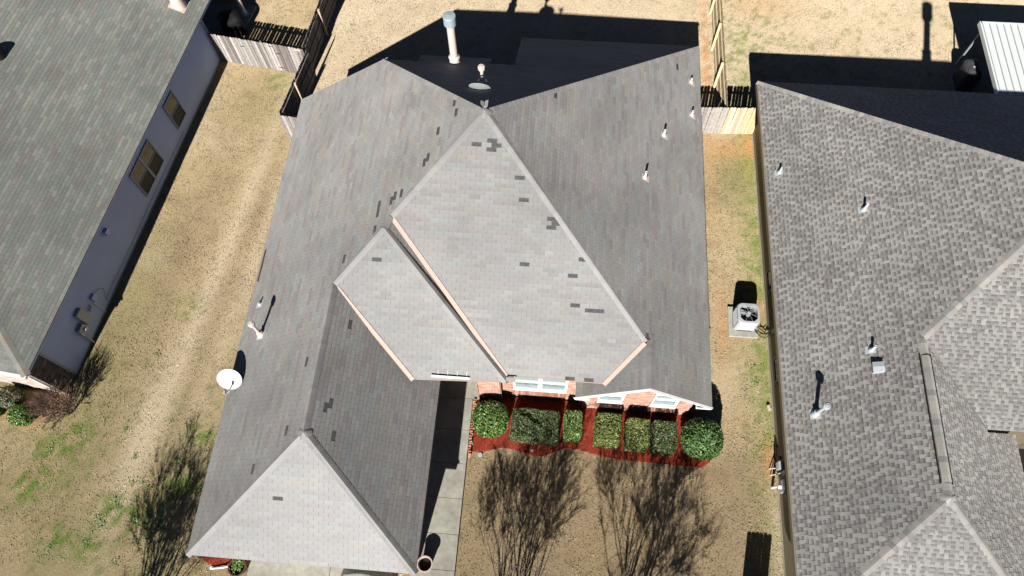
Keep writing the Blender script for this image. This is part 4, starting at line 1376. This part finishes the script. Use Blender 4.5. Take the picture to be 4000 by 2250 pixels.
def prism(b, P, z0, z1, col=(.5, .5, .5), top=True):
    n = len(P)
    b.face_set([(x, y, z0) for x, y in P] + [(x, y, z1) for x, y in P], [(i, (i + 1) % n, n + (i + 1) % n, n + i) for i in range(n)] + ([tuple(range(n, 2 * n))] if top else []), col)


b = MB(); prism(b, rrect(cx, cy, hw - .05, hw - .05, .1), .1, zt - .3); prism(b, rrect(cx, cy, hw, hw, .14), .1, .16); b.build('coil_core', MT['black'], AC)
for sx in (-1, 1):
    for sy in (-1, 1):
        b = MB(); P = [(cx + sx * (hw - .13), cy + sy * hw), (cx + sx * (hw - .05), cy + sy * (hw - .015)), (cx + sx * (hw - .015), cy + sy * (hw - .05)), (cx + sx * hw, cy + sy * (hw - .13)), (cx + sx * (hw - .06), cy + sy * (hw - .13)), (cx + sx * (hw - .13), cy + sy * (hw - .06))]
        if sx * sy < 0: P = P[::-1]
        prism(b, P, .12, zt - .06); b.build('corner_post', MT['acmetal'], AC)
for i in range(11):
    z = .2 + i * .058
    for k in range(4):
        b = MB(); R = Matrix.Rotation(math.pi / 2 * k, 3, 'Z')
        p = R @ Vector((0, -hw + .015, 0))
        b.box((cx + p.x, cy + p.y, z), (2 * hw - .26, .035, .03), R @ Matrix.Rotation(math.radians(35), 3, 'X')); b.build('louvre', MT['acmetal'], AC)
# top shroud with its round opening
O_ = rrect(cx, cy, hw + .012, hw + .012, .21, 11); n = len(O_)
b = MB(); Rf = .375
inner = []
for (x, y) in O_:
    a = math.atan2(y - cy, x - cx); inner.append((cx + Rf * math.cos(a), cy + Rf * math.sin(a)))
vs = [(x, y, zt - .1) for x, y in O_] + [(x, y, zt - .02) for x, y in O_] + [(cx + (x - cx) * .95, cy + (y - cy) * .95, zt) for x, y in O_] + [(x, y, zt + .005) for x, y in inner] + [(x, y, zt - .12) for x, y in inner] + [(x, y, zt - .3) for x, y in inner]
fs = []
for r in range(5):
    for i in range(n):
        j = (i + 1) % n
        fs.append((r * n + i, r * n + j, (r + 1) * n + j, (r + 1) * n + i))
b.face_set(vs, fs); b.build('top_shroud', MT['acmetal'], AC, smooth=False)
b = MB(); b.lathe((cx, cy, zt - .35), [(.001, 0), (.37, 0)], 24); b.build('fan_well', MT['black'], AC)
b = MB(); b.lathe((cx, cy, zt - .12), [(.001, .03), (.07, .025), (.085, 0), (.085, -.1)], 20); b.build('fan_hub', MT['grey_metal'], AC)
for k in range(3):
    a = k * 2 * math.pi / 3 + .7
    vs = []
    for r in (.08, .2, .32):
        for w_, dz in ((-.28, .035), (.28, -.035)):
            vs.append((cx + r * math.cos(a + w_ * (.6 + r * 1.2)), cy + r * math.sin(a + w_ * (.6 + r * 1.2)), zt - .13 + dz))
    b = MB(); b.face_set(vs, [(0, 1, 3, 2), (2, 3, 5, 4)]); b.build('fan_blade', MT['dishgrey'], AC)
for k in range(8):
    a = k * math.pi / 4 + .35
    b = MB(); b.tube((cx + .05 * math.cos(a), cy + .05 * math.sin(a), zt + .02), (cx + .36 * math.cos(a), cy + .36 * math.sin(a), zt + .012), .005, .005, 5); b.build('guard_spoke', MT['grey_metal'], AC)
b = MB()
for k in range(1, 7):
    R_ = .05 * k + .03
    P = [(cx + R_ * math.cos(t), cy + R_ * math.sin(t), zt + .014) for t in np.linspace(0, 2 * math.pi, 25)]
    b.path(P, .0025, 4)
b.build('guard_ring', MT['black'], AC)
b = MB(); b.lathe((cx, cy, zt + .02), [(.001, .008), (.06, .006), (.065, 0)], 18); b.build('guard_boss', MT['grey_metal'], AC)
b = MB(); b.path([(8.34, 11.05, .25), (8.55, 10.95, .22), (8.72, 10.85, .28), (8.85, 10.8, .5)], .016, 8); b.path([(8.34, 11.0, .18), (8.6, 10.8, .12), (8.75, 10.75, .14), (8.85, 10.7, .9)], .014, 7)
b.path([(8.36, 11.2, .35), (8.6, 11.05, .2), (8.8, 10.95, .12), (8.85, 10.9, .4)], .018, 7); b.build('refrigerant_line', MT['black'], AC)
b = MB(); b.box2((8.8, 10.66, .8), (8.87, 10.8, 1.1)); b.build('disconnect_box', MT['grey_metal'], H3)

# ================================================================== SHRUBS
LEAFG = [(.075, .15, .03), (.10, .19, .04), (.05, .11, .025), (.15, .23, .06)]
LEAFY = [(.13, .16, .04), (.17, .19, .06), (.09, .12, .03), (.11, .15, .04)]
LEAFB = [(.085, .11, .045), (.06, .085, .035), (.11, .12, .055), (.05, .10, .035)]


def shrub(name, c, sx, sy, h, label, pal, shape='box', n=3200, leaf=.045, rot=0.0, group=None, taper=.95, crease=False, seed=1):
    r_ = np.random.default_rng(seed)
    t = thing(name, (c[0], c[1], .03), label, 'shrub', group)
    # points on a rounded superellipsoid surface, pushed in and out
    m_ = n * 3
    v = r_.normal(size=(m_, 3)); v /= np.linalg.norm(v, axis=1)[:, None]
    q = 2.4 if shape == 'round' else 14
    if shape == 'box':
        v = r_.uniform(-1, 1, (m_, 3)); ax_ = r_.integers(0, 3, m_); v[np.arange(m_), ax_] = np.sign(v[np.arange(m_), ax_])
    k = (np.abs(v) ** q).sum(1) ** (-1 / q)
    p = v * k[:, None]
    p = p[p[:, 2] > -.92][:n]
    nrm = np.sign(p) * np.abs(p) ** (q - 1); nrm /= np.linalg.norm(nrm, axis=1)[:, None] + 1e-9
    depth = r_.random(len(p)) ** 2.2
    f = 1 - depth * .16 + (fbm(p[:, 0] * 2 + seed, p[:, 1] * 2 + p[:, 2] * 2, 2.5) - .5) * .10
    zrel = (p[:, 2] + 1) / 2
    P = np.empty_like(p)
    tp = 1 - (1 - taper) * zrel
    P[:, 0] = p[:, 0] * sx / 2 * f * tp; P[:, 1] = p[:, 1] * sy / 2 * f * tp; P[:, 2] = zrel * h * (.6 + .4 * f) + .02
    if crease:
        l = P[:, 1] - (-.55 * P[:, 0] + .12)
        P[:, 2] -= np.where((np.abs(l) < .09) & (P[:, 0] < .25) & (zrel > .8), .22, 0)
        P[:, 2] += (l > 0) * (zrel > .6) * .03 - (l < 0) * (zrel > .6) * .06
    cr, sr = math.cos(rot), math.sin(rot)
    X = P[:, 0] * cr - P[:, 1] * sr + c[0]; Y = P[:, 0] * sr + P[:, 1] * cr + c[1]
    P = np.stack([X, Y, P[:, 2] + .03], 1)
    nr = nrm + r_.normal(size=nrm.shape) * .65; nr /= np.linalg.norm(nr, axis=1)[:, None]
    a = np.cross(nr, r_.normal(size=nr.shape)); a /= np.linalg.norm(a, axis=1)[:, None]
    b2 = np.cross(nr, a)
    L = leaf * r_.uniform(.6, 1.3, len(P))[:, None]
    v0 = P - a * L; v2 = P + a * L; v1 = P + b2 * L * .45 + nr * L * .12; v3 = P - b2 * L * .45 + nr * L * .12
    V = np.stack([v0, v1, v2, v3], 1).reshape(-1, 3)
    palA = np.array(pal)
    C = palA[r_.integers(0, len(pal), len(P))] * (r_.uniform(.7, 1.35, len(P)) * (.7 + .6 * fbm(P[:, 0], P[:, 1] + P[:, 2], 3.0, 3)))[:, None]
    C[r_.random(len(P)) < .04] = (.20, .15, .07)
    fast_mesh('foliage', V, np.arange(len(V)).reshape(-1, 4), np.repeat(C, 4, 0), MT['foliage'], t, base=t['_base'])
    # woody inside
    b = MB()
    for i in range(14):
        a_ = r_.uniform(0, 6.28); rr = r_.uniform(.3, .75)
        tip = (c[0] + math.cos(a_) * sx / 2 * rr, c[1] + math.sin(a_) * sy / 2 * rr, h * r_.uniform(.6, .88))
        b.tube((c[0] + r_.uniform(-.08, .08), c[1] + r_.uniform(-.08, .08), 0), tip, .014, .005, 5)
    b.build('stem', MT['bark'], t)
    # shaded inner mass of old leaves
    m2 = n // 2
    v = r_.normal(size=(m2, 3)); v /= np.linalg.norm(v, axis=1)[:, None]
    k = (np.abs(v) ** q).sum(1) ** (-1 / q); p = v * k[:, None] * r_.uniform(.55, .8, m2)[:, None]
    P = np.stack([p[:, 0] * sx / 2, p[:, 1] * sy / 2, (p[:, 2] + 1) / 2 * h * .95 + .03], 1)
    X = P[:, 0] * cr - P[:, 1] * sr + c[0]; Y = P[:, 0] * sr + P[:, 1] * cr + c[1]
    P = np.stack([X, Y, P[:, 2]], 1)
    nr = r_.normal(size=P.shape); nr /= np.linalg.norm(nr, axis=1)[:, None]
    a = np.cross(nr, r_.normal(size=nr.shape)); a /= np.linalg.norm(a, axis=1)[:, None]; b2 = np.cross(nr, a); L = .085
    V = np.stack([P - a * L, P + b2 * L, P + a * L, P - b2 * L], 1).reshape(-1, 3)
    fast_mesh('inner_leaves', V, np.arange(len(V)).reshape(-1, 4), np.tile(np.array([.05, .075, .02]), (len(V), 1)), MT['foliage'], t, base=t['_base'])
    return t


GRP = 'clipped shrubs in the red mulch bed'
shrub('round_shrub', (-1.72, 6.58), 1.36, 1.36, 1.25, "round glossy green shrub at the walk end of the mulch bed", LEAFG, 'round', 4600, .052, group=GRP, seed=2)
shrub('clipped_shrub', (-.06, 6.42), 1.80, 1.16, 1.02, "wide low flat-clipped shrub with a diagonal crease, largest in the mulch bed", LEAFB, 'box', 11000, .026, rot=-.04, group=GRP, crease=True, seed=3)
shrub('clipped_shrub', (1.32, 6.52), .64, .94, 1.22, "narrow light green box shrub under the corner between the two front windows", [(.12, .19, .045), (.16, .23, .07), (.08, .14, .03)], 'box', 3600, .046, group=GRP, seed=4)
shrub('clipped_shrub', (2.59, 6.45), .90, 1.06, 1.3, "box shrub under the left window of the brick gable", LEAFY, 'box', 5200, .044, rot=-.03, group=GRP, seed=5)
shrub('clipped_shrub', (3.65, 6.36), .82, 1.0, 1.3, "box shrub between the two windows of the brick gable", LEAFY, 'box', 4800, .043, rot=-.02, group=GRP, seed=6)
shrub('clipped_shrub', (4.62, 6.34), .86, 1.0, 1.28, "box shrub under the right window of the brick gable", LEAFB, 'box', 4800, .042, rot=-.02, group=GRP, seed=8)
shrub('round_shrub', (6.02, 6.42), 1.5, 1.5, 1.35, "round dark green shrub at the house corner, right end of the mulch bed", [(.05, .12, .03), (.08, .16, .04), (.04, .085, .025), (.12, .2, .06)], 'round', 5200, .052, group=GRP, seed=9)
# left house bed
shrub('loose_shrub', (-20.1, 6.05), .95, .8, .75, "grey-green loose shrub close to the left-hand house's brick front", [(.10, .11, .06), (.13, .12, .08), (.07, .09, .05)], 'round', 1600, .045, seed=10)
shrub('loose_shrub', (-19.42, 5.42), .9, .8, .8, "bright green leafy shrub inside the curved soil bed edge", LEAFG, 'round', 2000, .045, seed=11)
shrub('loose_shrub', (-20.75, 5.5), .8, .7, .6, "dark green shrub cut by the picture's left edge", LEAFG, 'round', 1200, .045, seed=12)


def bare_tree(name, base, label, cat, stems, height, spread, seed, twig_r=.006, m='bark', lean=(0, 0), r0=.05, depth=4, group=None, kids=(3, 4)):
    r_ = random.Random(seed)
    t = thing(name, (*base, 0), label, cat, group)
    tr = MB(); br = MB()

    def grow(p, d, L, r, lev):
        n = 3
        q = p
        for i in range(n):
            d2 = (d + Vector((r_.uniform(-.13, .13), r_.uniform(-.13, .13), r_.uniform(-.03, .1)))).normalized()
            e = q + d2 * (L / n)
            ra = r * (1 - i * .18); rb = r * (1 - (i + 1) * .18)
            (tr if lev == 0 else br).tube(q, e, ra, rb, 5 if lev < 2 else 3, False)
            q = e; d = d2
            if lev < depth and i > 0:
                for k in range(r_.choice((1, 2)) if lev < 2 else r_.choice(kids) - 1):
                    s = Vector((r_.uniform(-1, 1), r_.uniform(-1, 1), r_.uniform(-.2, .5))).normalized()
                    nd = (d * 1.15 + s * .75).normalized()
                    grow(q, nd, L * r_.uniform(.5, .72), max(rb * .6, twig_r), lev + 1)

    for i in range(stems):
        a = 2 * math.pi * i / stems + r_.uniform(-.3, .3)
        k = spread * r_.uniform(.35, 1.0)
        d = Vector((math.cos(a) * k + lean[0], math.sin(a) * k + lean[1], 1)).normalized()
        grow(Vector((base[0] + math.cos(a) * .12, base[1] + math.sin(a) * .12, -.02)), d, height * .52, r0 * r_.uniform(.7, 1.1), 0)
    tr.build('trunk', MT[m], t)
    br.build('branches', MT[m], t)
    return t


bare_tree('bare_bush', (-17.9, 5.85), "bare brown twiggy bush at the left-hand house's front brick corner", 'bush', 40, 1.35, .62, 31, .007, 'twig', (-.12, -.05), .014, 3)

# three leafless multi-stemmed trees just below the picture, whose shadows fan over the lawns
TG = 'leafless front garden trees'
bare_tree('bare_tree', (-.45, -1.35), "leafless multi-stemmed tree south of the front lawn, the one nearer the walk", 'tree', 12, 4.35, .48, 41, .0085, 'bark', (-.16, .02), .055, 4, TG, (3, 5))
bare_tree('bare_tree', (3.15, -1.45), "leafless multi-stemmed tree south of the front lawn, the one in front of the brick gable", 'tree', 13, 4.5, .54, 42, .0085, 'bark', (.1, .02), .055, 4, TG, (3, 5))
bare_tree('bare_tree', (-13.0, -2.2), "leafless multi-stemmed tree beside the driveway near the garage corner", 'tree', 13, 3.9, .36, 43, .009, 'bark', (-.16, -.06), .06, 4, TG, (3, 5))

# ================================================================== SMALL THINGS


def planter(base, label, r, h, m, soil_z, plant=False, seed=0):
    t = thing('planter', (*base, .1 if base[0] > -9 else .06), label, 'flower pot')
    x, y = base; z = t['_base'][2]
    b = MB()
    b.lathe((x, y, z), [(.001, 0), (r * .62, 0), (r * .72, h * .3), (r * .88, h * .8), (r * .93, h * .93), (r, h * .94), (r, h), (r * .86, h), (r * .84, h * .93), (r * .8, soil_z)], 32)
    b.build('pot', MT[m], t, smooth=False)
    b = MB(); b.lathe((x, y, z), [(.001, soil_z + .01), (r * .82, soil_z)], 24); b.build('soil', MT['potsoil'], t)
    if plant:
        r_ = np.random.default_rng(seed)
        P = np.stack([x + r_.normal(0, r * .3, 420), y + r * .25 + r_.normal(0, r * .3, 420), z + soil_z + r_.uniform(.02, .22, 420)], 1)
        nr = r_.normal(size=P.shape) + np.array([0, 0, 1.2]); nr /= np.linalg.norm(nr, axis=1)[:, None]
        a = np.cross(nr, r_.normal(size=nr.shape)); a /= np.linalg.norm(a, axis=1)[:, None]; b2 = np.cross(nr, a); L = .02
        V = np.stack([P - a * L * 1.6, P + b2 * L, P + a * L * 1.6, P - b2 * L], 1).reshape(-1, 3)
        fast_mesh('foliage', V, np.arange(len(V)).reshape(-1, 4), np.tile(np.array([.13, .22, .05]), (len(V), 1)), MT['foliage'], t, base=t['_base'])
    return t


planter((-3.50, 1.40), "pale round empty pot with dark soil on the front walk by the garage corner", .27, .52, 'clay', .3)
planter((-9.94, .80), "dark round pot with a small green plant, half under the garage eave", .31, .5, 'darkpot', .32, True, 5)
b = MB(); b.path([(-11.0, .70, .05), (-10.6, .76, .09), (-10.4, .81, .14)], .035, 10); b.box((-10.98, .71, .05), (.16, .1, .03))
tag(b.build('downspout_extension', MT['white'], base=(-10.7, .75, .05)), "short white drain pipe end lying on soil beside the dark planted pot", 'drain pipe')
# leaning bricks that edge the mulch bed along the walk
ed = thing('brick_edging', (-2.42, 6.3, .05), "row of tilted red bricks edging the mulch bed along the walk", 'garden edging')
yy = 5.3
while yy < 7.4:
    b = MB(); R = Matrix.Rotation(random.uniform(-.25, .25), 3, 'Z') @ Matrix.Rotation(math.radians(38 + random.uniform(-14, 14)), 3, 'X')
    b.box((-2.415 + random.uniform(-.02, .02), yy, .07), (.1, .19, .055), R, jit(random.choice([(.42, .19, .12), (.36, .15, .1), (.48, .26, .18)]), .12)); b.build('brick', MT['brick'], ed)
    yy += .095
for (x, y, r, lb) in ((-2.02, 5.36, .085, "flat grey round cap in the lawn at the mulch bed's corner"), (-.11, 5.67, .05, "small pale round cap on the mulch before the widest shrub")):
    b = MB(); b.lathe((x, y, .03), [(r, 0), (r, .025), (r * .9, .035), (.001, .036)], 20); tag(b.build('drain_cap', MT['grey_metal'], base=(x, y, .03)), lb, 'drain cap')
# rocks near the garage corner
r_ = random.Random(3)
b = MB()
for i in range(70):
    x = r_.uniform(-4.58, -3.98); y = r_.uniform(.75, 1.25); s = r_.uniform(.015, .04)
    c = r_.choice([(.6, .57, .52), (.45, .4, .36), (.68, .66, .62), (.38, .26, .2)])
    vs = [Vector((r_.uniform(.7, 1.1) * math.cos(a), r_.uniform(.7, 1.1) * math.sin(a), 0)) * s for a in (0, 1.2, 2.4, 3.7, 5)]
    b.face_set([Vector((x, y, .03)) + v for v in vs] + [Vector((x, y, .03)) + v * .6 + Vector((0, 0, s * .8)) for v in vs], [(0, 1, 6, 5), (1, 2, 7, 6), (2, 3, 8, 7), (3, 4, 9, 8), (4, 0, 5, 9), (5, 6, 7, 8, 9)], c)
b.build('pebbles', MT['rock'], kind='stuff')
b = MB(); b.box((8.72, 7.95, .05), (.1, .2, .09), Matrix.Rotation(.2, 3, 'Z'), (.62, .5, .38)); tag(b.build('paving_block', MT['rock'], base=(8.72, 7.95, 0)), "single tan block on the grass against the olive siding wall", 'block')
# weeds in the lower left lawn
r_ = np.random.default_rng(77)
WS = [(-15.15, 2.75, .16), (-14.95, 2.55, .14), (-14.3, 3.35, .16), (-14.05, 3.2, .12), (-13.2, 2.15, .13), (-13.35, 2.6, .1), (-14.1, 2.1, .12), (-15.5, 2.0, .14), (-15.35, 1.75, .12), (-15.7, 1.2, .1), (-17.0, .95, .15),
      (-15.55, 5.25, .14), (-14.9, 4.3, .1), (-13.2, 4.3, .12), (-12.75, 4.15, .12), (-12.35, 5.3, .12), (-12.0, 5.35, .1), (-15.2, 8.3, .1), (-14.5, .6, .16), (-13.2, .35, .12), (-18.2, 4.3, .12), (-16.4, 5.6, .14), (-17.3, 5.0, .2), (-14.7, 3.4, .12), (-12.6, 3.4, .1), (8.3, 9.6, .2), (8.35, 8.9, .18)]
Ps = []; Cs = []
for (x, y, s) in WS:
    n = 34
    a = r_.uniform(0, 6.28, n); rr = s * 1.5 * r_.random(n)
    Ps.append(np.stack([x + rr * np.cos(a), y + rr * np.sin(a), r_.uniform(.01, .05, n)], 1))
    Cs.append(np.array([.06, .14, .03]) * r_.uniform(.6, 1.7, n)[:, None] if y > 2.9 or x > 0 else np.array([.05, .12, .045]) * r_.uniform(.6, 1.6, n)[:, None])
P = np.concatenate(Ps); C = np.concatenate(Cs) * 1.35 + np.array([.02, .02, 0])
nr = r_.normal(size=P.shape) * .5 + np.array([0, 0, 1]); nr /= np.linalg.norm(nr, axis=1)[:, None]
a = np.cross(nr, r_.normal(size=nr.shape)); a /= np.linalg.norm(a, axis=1)[:, None]; b2 = np.cross(nr, a); L = .028
V = np.stack([P - a * L, P + b2 * L * .5, P + a * L, P - b2 * L * .5], 1).reshape(-1, 3)
fast_mesh('weeds', V, np.arange(len(V)).reshape(-1, 4), np.repeat(C, 4, 0), MT['foliage'], kind='stuff')

# ------------------------------------------------------------------ parked car, only its nose in view
CR = thing('parked_car', (-5.6, -1.4, .06), "sage green car nosed up to the garage, mostly below the picture", 'car')
secs = [(.93, .62, .28, .62), (.86, .80, .24, .78), (.6, .88, .2, .9), (.1, .92, .18, .98), (-.5, .93, .18, 1.04), (-1.3, .93, .18, 1.06), (-2.6, .93, .18, 1.06), (-3.3, .9, .2, 1.05), (-3.6, .8, .28, .95)]
nose = []
b = MB(); vs = []
for (y, hw_, z0, z1) in secs:
    prof = [(-hw_, z0), (-hw_ * 1.02, (z0 + z1) * .5), (-hw_ * .97, z1 - .1), (-hw_ * .8, z1 - .015), (-hw_ * .4, z1 + .02), (0, z1 + .03), (hw_ * .4, z1 + .02), (hw_ * .8, z1 - .015), (hw_ * .97, z1 - .1), (hw_ * 1.02, (z0 + z1) * .5), (hw_, z0)]
    for (x, z) in prof:
        yo = -.28 * (x / .93) ** 2 if y > .5 else 0
        vs.append((-5.6 + x, y + yo, z + .06))
k = 11; fs = []
for s in range(len(secs) - 1):
    for i in range(k - 1): fs.append((s * k + i, s * k + i + 1, (s + 1) * k + i + 1, (s + 1) * k + i))
fs.append(tuple(range(k))); fs.append(tuple(reversed(range((len(secs) - 1) * k, len(secs) * k))))
b.face_set(vs, fs); b.build('body', MT['car'], CR, smooth=True)
b = MB()
vs = [(-5.6 + sx * w_, y, z) for (y, w_, z) in ((-.55, .8, 1.06), (-1.25, .66, 1.5), (-2.5, .66, 1.52), (-3.2, .78, 1.08)) for sx in (-1, 1)]
b.face_set(vs, [(0, 1, 3, 2), (4, 5, 7, 6), (0, 2, 4, 6), (1, 7, 5, 3)]); b.build('window_glass', MT['glass'], CR)
b = MB(); b.face_set([(-5.6 + sx * .64, y, 1.535) for y in (-1.25, -2.5) for sx in (-1, 1)] + [(-5.6 + sx * .66, y, 1.5) for y in (-1.22, -2.53) for sx in (-1, 1)], [(0, 1, 3, 2), (0, 4, 5, 1), (2, 3, 7, 6), (0, 2, 6, 4), (1, 5, 7, 3)]); b.build('roof', MT['car'], CR)
for x in (-6.42, -4.78):
    for y in (.0, -2.75):
        b = MB(); b.tube((x - .1, y, .38), (x + .1, y, .38), .32, .32, 24); wh = b.build('wheel', MT['tyre'], CR)
        b = MB(); b.tube((x - .11, y, .38), (x + .11, y, .38), .2, .2, 18); b.build('rim', MT['grey_metal'], wh)
for sx in (-1, 1):
    b = MB(); b.box((-5.6 + sx * .62, .72, .66), (.32, .16, .12), Matrix.Rotation(-sx * .5, 3, 'Z')); b.build('headlight', MT['pvc'], CR)

for o in bpy.data.objects:
    if '_base' in o: del o['_base']
